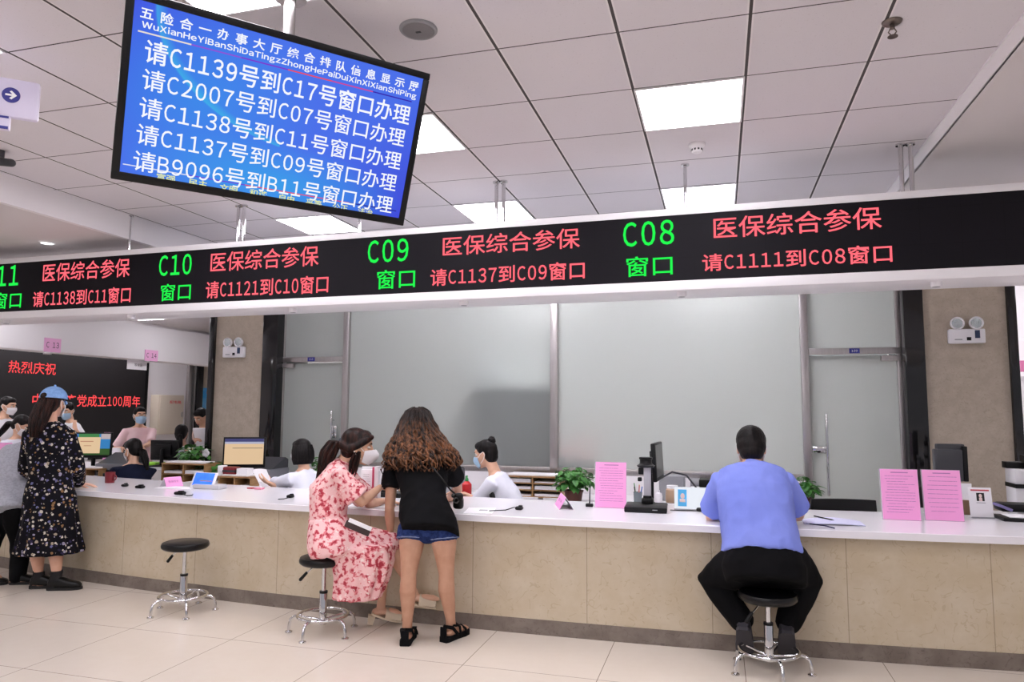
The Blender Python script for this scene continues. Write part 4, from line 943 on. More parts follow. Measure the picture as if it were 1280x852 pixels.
staff_table(p.x-.2, p.x+.25, 6.3, 6.8, .63, 'small white table under the leafy plant in brown pot')
p = at(1003, 612, 6.6); plant((p.x, 6.6, .66), .14, .2, 60, 5, 'green plant behind the right shoulder of the man in blue', (.07, .05, .1)); staff_table(p.x-.25, p.x+.2, 6.4, 6.85, .66, 'small white table under the plant behind the man in blue')
p = at(248, 585, 7.15); staff_table(p.x-.25, p.x+.22, 6.9, 7.2, .74, 'white stand under the flowering plant left of the column'); plant((p.x, 7.05, .74), .16, .24, 80, 7, 'green plant with white flower left of the left column', (.09, .07, .13), .08)
f = MB(); q = at(257, 566, 7.05)
for k in range(5): aa = 2*pi*k/5; f.ell(q+V((.028*cos(aa), 0, .028*sin(aa))), (.026, .008, .026), nu=10, nv=6)
tag(obj('orchid_flower', f, M_WHITEPL, org=q), 'white flower blooming over the green plant left of column', 'flower')
p = at(276, 584, 6.95); plant((p.x, 6.9, .70), .2, .16, 80, 9, 'low green plant at the foot of the left stone column', (.08, .06, .08), .08); staff_table(p.x-.22, p.x+.22, 6.86, 7.2, .70, 'narrow white table under the low plant at the column')
p = at(398, 590, 6.95); plant((p.x, 7.05, .68), .12, .22, 36, 11, 'green plant between the bob haired clerk and the woman in pink', (.07, .05, .1)); staff_table(p.x-.2, p.x+.2, 6.88, 7.25, .68, 'small white table under the plant by the left glass door')
# printers
def printer(c, d, lab, m=M_GREYPL):
    t = thing('printer', lab, 'printer', (c[0], c[1], c[2])); x, y, z = c
    obj('body', MB().bx((x-d[0]/2, y-d[1]/2, z), (x+d[0]/2, y+d[1]/2, z+d[2]*.7), .015), m, t)
    obj('lid', MB().loft([[V((x+q*d[0]/2, y-d[1]*.42, z+d[2]*.7)), V((x+q*d[0]/2, y+d[1]*.45, z+d[2]*.7)), V((x+q*d[0]/2, y+d[1]*.45, z+d[2]*1.05)), V((x+q*d[0]/2, y+d[1]*.3, z+d[2]*1.15))] for q in (-.96, .96)]), M_DARKGREY, t)
    obj('paper_slot', MB().bx((x-d[0]*.4, y-d[1]/2-.006, z+d[2]*.3), (x+d[0]*.4, y-d[1]/2+.01, z+d[2]*.42)), M_BLACKPL, t); return t
p = at(346, 596, 6.9); printer((p.x+.02, 6.66, .70), (.36, .34, .24), 'dark grey dot matrix printer beside the peach monitor', mat('printer_grey', '#6c6d74', .5))
p = at(548, 600, 6.7); printer((p.x, 6.65, .70), (.5, .34, .2), 'grey printer between the standing woman and the bun haired clerk')
p = at(147, 583, 6.68); printer((p.x+.03, 6.7, .70), (.4, .34, .24), 'dark grey printer left of the woman in navy', mat('printer_grey'))
p = at(893, 596, 6.9); t = thing('label_printer', 'flat white and black printer on the low cabinet behind display board', 'printer', (p.x, 7.0, .645))
obj('body', MB().bx((p.x-.22, 6.95, .645), (p.x+.25, 7.2, .79), .012), M_WHITEPL, t); obj('black_top', MB().bx((p.x-.14, 6.94, .79), (p.x+.25, 7.2, .86), .012), M_BLACKPL, t); obj('roll_cover', MB().cyl((p.x-.22, 7.05, .82), (p.x-.14, 7.05, .82), .045), M_GREYPL, t)
p = at(842, 590, 6.7); t = thing('cable_box', 'grey box with hanging cable behind the edge on monitor', 'box', (p.x, 6.6, .70)); obj('box', MB().bx((p.x-.12, 6.55, .70), (p.x+.1, 6.75, .92), .02), M_GREYPL, t); obj('cable', MB().tube([(p.x-.1, 6.54, .9), (p.x, 6.5, .96), (p.x+.12, 6.54, .93), (p.x+.2, 6.6, .82)], .008, 8), M_DARKGREY, t)
# red bottle of sanitizer
p = at(581, 610, 6.0); t = thing('spray_bottle', 'red bottle with green cap in front of the bun haired clerk', 'bottle', (p.x, 6.05, .70))
obj('body', MB().lathe((p.x, 6.05, .70), [(0, 0), (.04, 0), (.043, .01), (.043, .14), (.02, .165), (0, .165)], 24), mat('red_plastic', '#c8242c', .35), t); obj('cap', MB().lathe((p.x, 6.05, .865), [(0, 0), (.016, 0), (.016, .02), (.009, .03), (.009, .05), (0, .05)], 16), mat('green_plastic', '#2f8a4a', .4), t)
p = at(292, 591, 6.2); t = thing('red_tin', 'dark red box on the low organizer beneath the peach monitor', 'box', (p.x-.06, 6.2, b.z)); zz = at(290, 596, 6.2).z+.007
obj('box', MB().bx((p.x-.13, 6.2, zz), (p.x+.01, 6.3, zz+.09), .01), mat('dark_red', '#7a1f28', .4), t); obj('band', MB().bx((p.x-.132, 6.198, zz+.04), (p.x+.012, 6.302, zz+.06)), M_DARKGREY, t)
tag(obj('white_box', MB().bx((p.x+.03, 6.2, zz), (p.x+.16, 6.3, zz+.08), .006), M_PAPER, org=(p.x+.1, 6.25, zz)), 'small white carton right of the dark red box', 'box')
tag(obj('white_box', MB().bx((p.x-.2, 6.21, zz), (p.x-.14, 6.29, zz+.1), .006), M_PAPER, org=(p.x-.17, 6.25, zz)), 'small white carton left of the dark red box', 'box')
p = onz(137, 603, WT); t = thing('red_cup', 'dark red glass cup left of the woman in navy', 'cup', (p.x, p.y, WT))
obj('cup', MB().lathe((p.x, p.y, WT), [(0, 0), (.04, 0), (.045, .1), (.041, .1), (.037, .006), (0, .006)], 24), mat('dark_red', rough=.2), t); obj('handle', MB().ring((p.x+.05, p.y, WT+.05), .025, .006, (0, 1, 0), 20, 8), mat('dark_red'), t)
# pink things far left
p = at(133, 555, 7.7); t = thing('pink_notice_stand', 'tall narrow pink notice stand left of the woman in pink tee', 'notice', (p.x, 7.7, .76)); zt = at(133, 540, 7.7).z
obj('sheet', MB().bx((p.x-.05, 7.7, .775), (p.x+.05, 7.71, zt), .002), M_PINK, t); obj('base', MB().bx((p.x-.06, 7.66, .76), (p.x+.06, 7.76, .775)), M_WHITEPL, t)
p = at(147, 562, 7.65); tag(obj('pink_folder', MB().box((p.x, 7.65, .785), (.24, .2, .05), .01, R=RZ(.2)), M_PINK, org=(p.x, 7.65, .76)), 'bright pink folder on desk below the woman in pink tee', 'folder')
staff_table(-8.6, -6.2, 7.35, 7.85, .76, 'white desk of the left counter before the woman in pink tee')
p = at(187, 562, 7.6); tag(obj('green_folder', MB().box((p.x, 7.62, .78), (.3, .2, .04), .008, R=RZ(.1)), mat('lime_folder', '#9adf3a', .6), org=(p.x, 7.62, .76)), 'lime green folder lying near the black backed monitor', 'folder')
tag(obj('wooden_box', MB().box((p.x+.05, 8.1, .77), (.45, .24, .02), .004) if 0 else MB().bx((p.x-.15, 8.0, .60), (p.x+.3, 8.22, .78), .006), M_WOOD, org=(p.x, 8.1, .6)), 'small wooden box under the lime green folder', 'box') if 0 else None
p = onz(4, 604, WT); q = MB(); t = thing('pink_sheet', 'bright pink sheet on the worktop at far left edge', 'notice', (p.x, p.y, WT))
a = at(-6, 606, 5.9); b = at(12, 596, 5.9)
obj('sheet', MB().bx((a.x, 5.9, WT), (b.x, 5.905, at(4, 553, 5.9).z)), M_PINK, t); obj('base', MB().bx((a.x, 5.86, WT), (b.x, 5.94, WT+.012)), M_WHITEPL, t)
# chairs behind the counter
M_MESH = mat('black_mesh', '#0b0b0d', .6)
def chair(x, y, yaw, ztop, lab, w_=.46):
    M = TR((x, y, 0)) @ RZ(yaw); t = thing('office_chair', lab, 'chair', (x, y, 0), 'black staff chairs')
    def back(u, v): return (M @ V(((u-.5)*w_*(1-.12*v), .24+.03*v-.05*(1-(2*u-1)**2), .5+(ztop-.5)*v)), (M.to_3x3() @ V((0, -1, 0))))
    obj('backrest', MB().sheet(back, 10, 6, .025), M_MESH, t)
    obj('seat', MB(M).box((0, 0, .44), (.48, .46, .07), .03), M_MESH, t)
    obj('armrests', MB(M).box((-.27, .02, .64), (.05, .26, .03), .012).box((.27, .02, .64), (.05, .26, .03), .012).box((-.27, .05, .54), (.03, .05, .2)).box((.27, .05, .54), (.03, .05, .2)), M_BLACKPL, t)
    obj('column', MB(M).cyl((0, 0, .1), (0, 0, .41), .028).box((0, .22, .5), (.06, .04, .2)), M_BLACKPL, t)
    for k in range(5):
        a = 2*pi*k/5; l_ = obj('leg', MB(M).tube([(0, 0, .11), (.27*cos(a), .27*sin(a), .075)], [.024, .018], 8), M_BLACKPL, t); obj('caster', MB(M).cyl((.27*cos(a)-.02, .27*sin(a), .03), (.27*cos(a)+.02, .27*sin(a), .03), .029, seg=16), M_BLACKPL, l_)
    return t
p = at(1043, 640, 6.05); chair(p.x, 6.15, 3.3, at(1045, 621, 6.05).z, 'empty black chair behind counter right of the man in blue', .52)
# ------------------------------------------------------------------ people
def soft(mb, voxel=.01, it=4, wr=0., ws=(9, 9, 4), seed=0, fac=.5):
    """one closed continuous surface out of overlapping closed volumes"""
    me = mb.mesh('soft'); o = bpy.data.objects.new('soft', me); COL.objects.link(o)
    r = o.modifiers.new('r', 'REMESH'); r.mode = 'VOXEL'; r.voxel_size = voxel; r.adaptivity = 0
    if it: s = o.modifiers.new('s', 'SMOOTH'); s.factor = fac; s.iterations = it
    dg = bpy.context.evaluated_depsgraph_get(); out = bpy.data.meshes.new_from_object(o.evaluated_get(dg))
    bpy.data.objects.remove(o); bpy.data.meshes.remove(me)
    if wr:
        nn = [v.normal.copy() for v in out.vertices]; sd = V((seed*3.1, seed*1.7, seed*.9))
        for v, n in zip(out.vertices, nn):
            c = V((v.co.x*ws[0], v.co.y*ws[1], v.co.z*ws[2])) + sd
            a = noise.noise(c); b = noise.noise(c*2.3+V((7, 3, 1)))
            v.co += n*(wr*((1-abs(a)*2)*.7 + b*.6))
    return out
def basis(f, u=(0, 0, 1)):
    f = V(f).normalized(); u = V(u); u = (u - f*u.dot(f)).normalized(); return f, u, f.cross(u).normalized()
def el_ring(c, lat, dep, hw, hd, n=28, p=2.4, pleat=0, pa=0., ph=0.):
    c, lat, dep = V(c), V(lat), V(dep); r = []
    for k in range(n):
        t = 2*pi*k/n; a, b = cos(t), sin(t); q = (abs(a)**p+abs(b)**p)**(-1/p); m = 1+(pa*sin(pleat*t+ph)+.4*pa*sin((pleat*1.7)//1*t+ph*2) if pleat else 0)
        r.append(c + lat*(a*q*hw*m) + dep*(b*q*hd*m))
    return r
def lerp(a, b, t): return a + (b-a)*t
def ik(sh, wr, l1, l2, hint):
    d = wr-sh; L = d.length
    if L > (l1+l2)*.995: k = (l1+l2)*.995/L; wr = sh + d*k; d = wr-sh; L = d.length
    a = (l1*l1-l2*l2+L*L)/(2*L); h = sqrt(max(0, l1*l1-a*a)); x = d/L; hn = V(hint); hn = (hn - x*hn.dot(x)).normalized()
    return sh + x*a + hn*h, wr
def hand(mb, w, d, n, side, curl=.5, s=1.):
    """five fingered hand: d along the palm, n out of the palm, side = +1 puts the thumb on +l"""
    d = V(d).normalized(); n = V(n); n = (n - d*n.dot(d)).normalized(); l = d.cross(n)*side
    w = V(w); K = []
    for q, L in ((.030, .082), (.0105, .088), (-.0095, .084), (-.028, .076)):
        k = w + d*(L*s) + l*(q*s); K.append(k); mb.tube([w + l*(q*.55*s) - d*.012*s, lerp(w, k, .55)+l*(q*.15*s), k], [.0135*s, .0125*s, .0105*s], 10, True, (l, .9))
    for k, q, L in zip(K, (.05, .012, -.02, -.06), (.070, .078, .073, .056)):
        p = k.copy(); pts = [p.copy()]; a = curl*.45
        dd = (d + l*q).normalized()
        for fr in (.45, .31, .26):
            p = p + (dd*cos(a) + n*sin(a))*(L*fr*s); pts.append(p.copy()); a += curl*.75
        mb.tube(pts, [.0093*s, .0085*s, .0078*s, .0066*s], 10)
    b = w + d*.022*s + l*.024*s; t1 = b + (d*.7+l*.62+n*.25).normalized()*.042*s; t2 = t1 + (d*.9+l*.25+n*.35*(.5+curl)).normalized()*.034*s; t3 = t2 + (d*.9+l*.02+n*.4*(.5+curl)).normalized()*.024*s
    mb.tube([b, t1, t2, t3], [.0145*s, .0112*s, .0096*s, .0078*s], 10)
def head_mb(mb, C, f, u, s=1., ears=True):
    f, u, r = basis(f, u); R = Matrix((r, f, u)).transposed(); C = V(C)
    P = lambda a, b, c: C + (r*a + f*b + u*c)*s
    E = lambda a, b, c, ra: mb.ell(P(a, b, c), tuple(q*s for q in ra), R, 20, 14)
    E(0, -.012, .028, (.074, .094, .086)); E(0, .012, -.03, (.062, .074, .078)); E(0, .036, -.075, (.045, .045, .038)); E(0, .062, -.1, (.021, .018, .016))
    E(0, .07, .035, (.052, .022, .022)); E(.037, .062, -.028, (.023, .02, .022)); E(-.037, .062, -.028, (.023, .02, .022))
    mb.tube([P(0, .089, .015), P(0, .1, -.012), P(0, .108, -.03)], [.008*s, .010*s, .013*s], 10); E(.011, .097, -.034, (.009, .01, .008)); E(-.011, .097, -.034, (.009, .01, .008))
    E(0, .087, -.06, (.021, .01, .006)); E(0, .085, -.071, (.018, .01, .007))
    if ears:
        for q in (-1, 1): E(q*.074, -.008, -.012, (.009, .019, .03)); E(q*.079, -.016, -.004, (.007, .013, .022))
def face_parts(root, C, f, u, s=1., hair='#15100f', lips=True):
    f, u, r = basis(f, u); R = Matrix((r, f, u)).transposed(); C = V(C); P = lambda a, b, c: C + (r*a + f*b + u*c)*s
    for q in (-1, 1):
        m = MB(); m.ell(P(q*.031, .0745, .006), (.0145*s, .0125*s, .0085*s), R, 14, 10); m.mi = 1; m.ell(P(q*.031, .0815, .006), (.0065*s, .0065*s, .0062*s), R, 12, 8)
        obj('eye', m, [mat('eye_white', '#e8e4e0', .2), mat('eye_iris', '#120c0a', .1)], root)
        obj('eyebrow', MB().tube([P(q*.014, .091, .029), P(q*.032, .088, .034), P(q*.052, .075, .028)], [.0035*s, .004*s, .002*s], 8), mat('brow_'+hair[1:], hair, .8), root)
    if lips: obj('lips', MB().ell(P(0, .0925, -.061), (.021*s, .007*s, .005*s), R).ell(P(0, .091, -.07), (.017*s, .007*s, .006*s), R), mat('lips', '#b8605c', .4), root)
def mask_part(root, C, f, u, m, s=1., beak=.0, strap='#f4f4f6', loop=True):
    f, u, r = basis(f, u); C = V(C)
    def fn(a, b):
        x = (a-.5)*2; ang = x*1.12; y = -.002-.016*abs(x)**1.5 - b*(.108-.034*abs(x)**1.6)
        bul = .016*sin(pi*min(1, b*1.1))*(1-abs(x))+ beak*(1-abs(x))**1.2*sin(pi*min(1, .15+b*.8))
        wdt = .071-.016*max(0, b-.25); dep = .101-.030*max(0, b-.35)+bul+.012*(1-abs(x))*(1-abs(b-.25))
        pt = C + (r*(sin(ang)*wdt*1.06) + f*(cos(ang)*dep*.93+.008) + u*y)*s
        return pt, (r*sin(ang)+f*cos(ang)).normalized()
    k = obj('face_mask', MB().sheet(fn, 20, 12, .003*s), m, root)
    if loop:
        for q in (-1, 1):
            P = lambda a, b, c: C + (r*(a*q) + f*b + u*c)*s
            obj('ear_loop', MB().tube([P(.066, .045, -.022), P(.078, .015, .004), P(.083, -.018, .018), P(.083, -.03, -.01), P(.074, .0, -.05), P(.062, .036, -.072)], .0022, 6), mat('strap_'+strap[1:], strap, .7), k)
    return k
def hair_mat(name, a, b, rough=.42, roots=None):
    g = NG(name, rough); mp = g.n('ShaderNodeMapping'); mp.inputs['Scale'].default_value = (38, 38, 5); g.l(g.co, mp.inputs[0])
    n = g.noise(1.4, 4, mp.outputs[0]); g.color(g.ramp(n, [(.42, a), (.68, b)])) if not roots else g.color(g.mix(g.math('DIVIDE', g.math('SUBTRACT', roots[0], g.xyz()[2]), roots[0]-roots[1], True), g.ramp(n, [(.42, '#0d0908'), (.7, '#2c1a13')]), g.ramp(n, [(.4, a), (.66, b)]))); g.bump(n, .5, .01); g.b.inputs['Specular IOR Level'].default_value = .18; return g.m
def scalp(mb, C, f, u, s=1., low=-.03, fringe=.05, k=1.):
    """hair cap over the skull: back and sides down to low, front hairline at fringe"""
    f, u, r = basis(f, u); R = Matrix((r, f, u)).transposed(); C = V(C); P = lambda a, b, c: C + (r*a + f*b + u*c)*s
    mb.ell(P(0, -.022, .04), (.082*s*k, .096*s*k, .086*s*k), R, 24, 16); mb.ell(P(0, -.04, .0), (.08*s*k, .075*s*k, .075*s*k), R, 24, 14)
    mb.ell(P(0, .03, .078), (.06*s*k, .055*s, .04*s), R, 20, 12); mb.ell(P(0, -.05, low), (.066*s*k, .058*s*k, .055*s), R, 20, 12)
def locks(mb, levels, n, seed, amp=.012, freq=3., thick=.012, az=(0, 2*pi), lo=.75, start=0., seg=7, rf=(.86, 1.03)):
    rr = random.Random(seed); m = len(levels)-1
    def pos(t, a, k):
        x = min(t, .9999)*m; i = int(x); q = x-i; A, B = levels[i], levels[i+1]
        c = lerp(V(A[0]), V(B[0]), q); hw = lerp(A[3], B[3], q); hd = lerp(A[4], B[4], q)
        return c + V(A[1])*(cos(a)*hw*k) + V(A[2])*(sin(a)*hd*k)
    for _ in range(n):
        a = rr.uniform(*az); k = rr.uniform(*rf); e = rr.uniform(lo, 1.); s0_ = start*rr.random(); ph = rr.uniform(0, 6.28); am = amp*rr.uniform(.5, 1.3); fr = freq*rr.uniform(.8, 1.25); N = 16; pts = []; th = thick*rr.uniform(.65, 1.2)
        for j in range(N+1):
            t = s0_ + (e-s0_)*j/N; w_ = min(1, t*1.6)
            pts.append(pos(t, a + am*w_*3.*sin(fr*6.28*t+ph), k + am*w_*2.6*cos(fr*6.28*t+ph*1.3)))
        mb.tube(pts, [th*(.55+.45*min(1, j/4))*(1-.75*max(0, (j-N*.72)/(N*.28))) for j in range(N+1)], seg)
SKIN = lambda n, c, c2: mat(n, c, .5, spec=.4, c2=c2, nscale=14, nlo=.3, nhi=.7, bump=.05, bscale=160)
M_SKIN1 = SKIN('skin_fair', '#d9ab8f', '#e2b79c'); M_SKIN2 = SKIN('skin_tan', '#b98a70', '#c79a80'); M_SKIN3 = SKIN('skin_rosy', '#d8a48a', '#e5b8a0')
M_HAIRB = hair_mat('black_hair', '#0a0809', '#1d1716'); M_HAIRD = hair_mat('dark_brown_hair', '#120b0a', '#3a211a'); M_HAIRW = hair_mat('auburn_streaked_hair', '#160d0a', '#84573a', .4, (1.45, 1.26))
M_MASKW = mat('white_mask', '#e9e6ea', .85, bump=.1, bscale=60); M_MASKB = mat('blue_mask', '#a9cbe6', .8)
def cloth(name, c, c2=None, rough=.9, sh=0., ns=6): return mat(name, c, rough, spec=.15, c2=c2, nscale=ns, sheen=sh, bump=.12, bscale=22)

class Person:
    def __init__(s, label, org, skin, voxel=.006):
        s.mb = MB(); s.label = label; s.org = V(org); s.skin = skin; s.vx = voxel; s.late = []
    def torso(s, pel, wai, che, sho, lat, hw=(.15, .115, .14, .15), hd=(.1, .08, .095, .06), latp=None):
        s.pel, s.wai, s.che, s.sho = map(V, (pel, wai, che, sho)); s.lat = V(lat).normalized(); s.latp = V(latp).normalized() if latp else s.lat; s.hw, s.hd = hw, hd
        s.mb.loft(s.rings(0.)); s.rings_src = None
    def rings(s, g, top=.0, bot=0., hemw=0., extra=()):
        P = [s.pel, s.wai, s.che, s.sho]; L = [s.latp, lerp(s.latp, s.lat, .5).normalized(), s.lat, s.lat]; out = []
        ax0 = (s.wai-s.pel).normalized(); dep = lambda l, ax: ax.cross(l).normalized()
        out.append(el_ring(s.pel - ax0*(.07+bot), L[0], dep(L[0], ax0), s.hw[0]*.9+g+hemw, s.hd[0]*.9+g+hemw))
        for i in range(4):
            ax = (P[min(i+1, 3)]-P[max(i-1, 0)]).normalized(); out.append(el_ring(P[i], L[i], dep(L[i], ax), s.hw[i]+g+(hemw*.6 if i == 0 else 0), s.hd[i]+g+(hemw*.6 if i == 0 else 0)))
        ax = (s.sho-s.che).normalized(); out.append(el_ring(s.sho+ax*(.045+top), s.lat, dep(s.lat, ax), s.hw[3]*.62+g*.6, s.hd[3]*.8+g*.6)); out.append(el_ring(s.sho+ax*(.07+top), s.lat, dep(s.lat, ax), s.hw[3]*.3, s.hd[3]*.7))
        return out
    def head(s, C, f, u=(0, 0, 1), sc=1., nr=.05):
        s.hc, s.hf, s.hu, s.hs = V(C), V(f), V(u), sc; f_, u_, r_ = basis(f, u)
        s.neck = [s.sho - (s.sho-s.che).normalized()*.01, lerp(s.sho, s.hc, .5) - f_*.012, s.hc - u_*.05*sc - f_*.02]
        s.mb.tube(s.neck, [nr*1.15, nr, nr*1.02], 18); head_mb(s.mb, C, f, u, sc)
    def arm(s, sh, el, wr, d=None, n=(0, 0, -1), side=1, curl=.5, g=1., hs=1.):
        sh, el, wr = V(sh), V(el), V(wr); a1 = lerp(sh, el, .35); f1 = lerp(el, wr, .3)
        s.mb.tube([lerp(s.sho, sh, .45), sh, a1, lerp(sh, el, .75), el], [.046*g, .048*g, .043*g, .038*g, .034*g], 16)
        s.mb.tube([el, f1, lerp(el, wr, .7), wr], [.034*g, .036*g, .028*g, .0225*g], 16)
        dd = V(d) if d is not None else (wr-el); hand(s.mb, wr, dd, n, side, curl, hs)
        return sh, el, wr
    def leg(s, hp, kn, an, toe, g=1., heel=.05):
        hp, kn, an, toe = map(V, (hp, kn, an, toe)); back = (V(toe)-an); back.z = 0; back = -back.normalized() if back.length else V((0, -1, 0))
        s.mb.tube([hp, lerp(hp, kn, .3), lerp(hp, kn, .7), kn], [.088*g, .083*g, .062*g, .05*g], 18)
        s.mb.tube([kn, lerp(kn, an, .28)+back*.014, lerp(kn, an, .6)+back*.004, lerp(kn, an, .85), an], [.05*g, .055*g, .042*g, .032*g, .033*g], 18)
        fd = (toe-an); s.mb.tube([an + back*.03 - V((0, 0, .03)), lerp(an, toe, .5) - V((0, 0, .008)), lerp(an, toe, .85), toe], [.034*g, .034*g, .03*g, .02*g], 14, True, (fd.cross(V((0, 0, 1))), .75))
    def done(s, group=None):
        me = soft(s.mb, s.vx, 3); o = obj('person', me, s.skin, None, s.org, 180); tag(o, s.label, 'person', group); s.o = o; return o
    def top(s, name, m, sleeves, g=.016, bot=.03, hemw=.012, wr=.006, vx=.009, extra=None, seed=1, top=-.015, it=3, cut=None):
        mb = MB(); rg = s.rings(g, top, bot, hemw)
        if cut is not None: rg = [[lerp(p1, p2, cut) for p1, p2 in zip(rg[1], rg[2])]] + rg[2:]
        mb.loft(rg)
        for sl in sleeves:
            sh, el, fr, r0, r1 = sl[:5]; sh, el = V(sh), V(el)
            if fr <= 1: mb.tube([lerp(s.sho, sh, .4)-V((0, 0, .01)), sh, lerp(sh, el, fr*.6), lerp(sh, el, fr)], [r0*.95, r0, lerp(r0, r1, .6), r1], 18, True, None, False)
            else: w_ = V(sl[5]); mb.tube([lerp(s.sho, sh, .4)-V((0, 0, .01)), sh, lerp(sh, el, .5), el, lerp(el, w_, .5), lerp(el, w_, fr-1)], [r0*.95, r0, lerp(r0, r1, .3), lerp(r0, r1, .5), lerp(r0, r1, .8), r1], 18)
        if extra: extra(mb)
        return obj(name, soft(mb, vx, it, wr, seed=seed), m, s.o, None, 180)
    def pants(s, legs, m, name='trousers', fr=1.96, g=(.105, .07, .055), wr=.006, vx=.011, bot=0., hip=.02, seed=2, it=3):
        mb = MB(); r = s.rings(hip, 0, bot); r2 = s.rings(hip*.55, 0, bot); mb.ell(lerp(V(legs[0][0]), V(legs[1][0]), .5) + V((0, 0, .005)), (g[0]*.9, g[0]*.95, .085)); mb.loft([r[0], r[1], [lerp(p1, p2, .65) for p1, p2 in zip(r2[1], r2[2])]])
        for hp, kn, an in legs:
            hp, kn, an = map(V, (hp, kn, an)); mb.ell(hp, g[0])
            if fr <= 1: mb.tube([hp, lerp(hp, kn, fr*.5), lerp(hp, kn, fr)], [g[0], g[0]*.98, g[1]], 20, True, None, False)
            else: mb.tube([hp, lerp(hp, kn, .5), kn, lerp(kn, an, .4), lerp(kn, an, fr-1)], [g[0], lerp(g[0], g[1], .5), g[1], lerp(g[1], g[2], .5), g[2]], 20)
        return obj(name, soft(mb, vx, it, wr, seed=seed), m, s.o, None, 180)
def shoe(root, an, toe, m, name='shoe', sole='#1a1a1c', w_=.046, h=.06, flat=True, label=None):
    an, toe = V(an), V(toe); d = (toe-an); 
    if flat: d.z = 0
    d.normalize(); sd = d.cross(V((0, 0, 1))).normalized(); up = sd.cross(d).normalized()
    L = .25; c = an - d*.055
    base = (c.z-.085) if flat else None
    o = V((c.x, c.y, 0.0 if flat and an.z < .2 else c.z-.09)); M = frame(o if flat else an - d*.06 - up*.085, sd, d, up)
    mb = MB(M); rings = []
    for t, wd, hh in ((0, .55, .7), (.06, .8, 1.05), (.2, .86, 1.15), (.4, .9, .98), (.6, 1., .74), (.8, .98, .58), (.93, .75, .47), (1., .4, .3)):
        y = t*L; r = []
        for k in range(20):
            a = 2*pi*k/20; cx, cz = cos(a), sin(a); q = (abs(cx)**3+abs(cz)**3)**(-1/3); r.append(V((cx*q*w_*wd, y, .018+h*hh*.5+cz*q*h*hh*.5)))
        rings.append(r)
    mb.loft(rings); k = obj(name, mb, m, root, None, 50)
    s_ = MB(M); pts = [(w_*1.04*wd*q, t*L) for q, seq in ((1, ((0, .5), (.06, .8), (.2, .84), (.4, .86), (.6, 1.), (.8, 1.), (.95, .75), (1.03, .3))), (-1, ((1.03, .3), (.95, .75), (.8, 1.), (.6, 1.), (.4, .86), (.2, .84), (.06, .8), (0, .5)))) for t, wd in seq]
    s_.prism([V((a, b, 0)) for a, b in pts], (0, 0, 0), (0, 0, .022)); obj('sole', s_, mat('sole_'+sole[1:], sole, .6), k)
    return k

# ---- materials of the clothes
def floral(name, base, dots, scale, thr, soft_=.02):
    g = NG(name, .8); vv = g.n('ShaderNodeTexVoronoi'); vv.inputs['Scale'].default_value = scale; vv.inputs['Randomness'].default_value = 1.
    nz = g.n('ShaderNodeTexNoise'); nz.inputs['Scale'].default_value = scale*1.2; g.l(g.co, nz.inputs['Vector'])
    sc = g.n('ShaderNodeVectorMath', operation='SCALE'); g.l(nz.outputs['Color'], sc.inputs[0]); sc.inputs['Scale'].default_value = .6/scale
    av = g.n('ShaderNodeVectorMath', operation='ADD'); g.l(g.co, av.inputs[0]); g.l(sc.outputs[0], av.inputs[1]); g.l(av.outputs[0], vv.inputs['Vector'])
    sx_ = g.n('ShaderNodeSeparateXYZ'); g.l(vv.outputs['Color'], sx_.inputs[0])
    colr = g.ramp(sx_.outputs[0], [(i/len(dots), c) for i, c in enumerate(dots)], 'CONSTANT')
    f = g.math('MULTIPLY', g.math('LESS_THAN', vv.outputs['Distance'], g.math('MULTIPLY', sx_.outputs[1], thr*1.3)), 1.)
    core = g.math('LESS_THAN', vv.outputs['Distance'], thr*.22)
    c = g.mix(f, base, colr); c = g.mix(g.math('MULTIPLY', core, .8), c, dots[-1]); g.color(c); g.b.inputs['Specular IOR Level'].default_value = .15; return g.m
M_FLORALK = floral('black_floral_chiffon', '#0b0a12', ['#c4bcb0', '#a89a86', '#9a94ac', '#8c6a48', '#cfc7ba', '#6c6c98', '#2a2440'], 38, .43)
def m_pinkfloral():
    g = NG('pink_floral_chiffon', .8); n = g.noise(30, 4); n2 = g.noise(44, 4); c = g.mix(g.noise(5), '#f0b9bb', '#f3cdcb')
    c = g.mix(g.ramp(n, [(.505, (0, 0, 0, 1)), (.54, (1, 1, 1, 1))]), c, '#de7f86'); c = g.mix(g.ramp(n, [(.575, (0, 0, 0, 1)), (.605, (1, 1, 1, 1))]), c, '#b03a48')
    c = g.mix(g.math('MULTIPLY', g.ramp(n2, [(.62, (0, 0, 0, 1)), (.66, (1, 1, 1, 1))]), .8), c, '#f9ebe6'); g.color(c); g.b.inputs['Specular IOR Level'].default_value = .2; return g.m
M_FLORALP = m_pinkfloral()
M_BLKTEE = cloth('black_cotton', '#09090b', '#0f0f12'); M_DENIM = cloth('blue_denim', '#1d2a55', '#2c3d70', ns=40); M_BLUESHIRT = cloth('light_blue_uniform', '#7d8ce0', '#8796e8', ns=3)
M_BLACKPANTS = cloth('black_trousers', '#08080a', '#0d0d10'); M_GREYTEE = cloth('heather_grey_cotton', '#a9abb5', '#b8bac4', ns=60); M_WHITESHIRT = cloth('white_uniform', '#dfe1ee', '#e9ebf5', ns=3)
M_NAVY = cloth('navy_jacket', '#14182b', '#1b2036'); M_PINKTEE = cloth('pale_pink_cotton', '#ecc8cc', '#f1d3d6'); M_WHITETEE = cloth('white_cotton', '#f0f0f4', '#e6e6ec')
M_BLACKLEATHER = mat('black_leather', '#080809', .35, spec=.35, bump=.05, bscale=80); M_GREYSHOE = mat('dark_grey_canvas', '#2e2c33', .75, bump=.2, bscale=90)
W = lambda *a: at(*a)
def onw(px, Y, h=.032):
    p_ = at(px, 620, Y); p_.z = WT+h; return p_

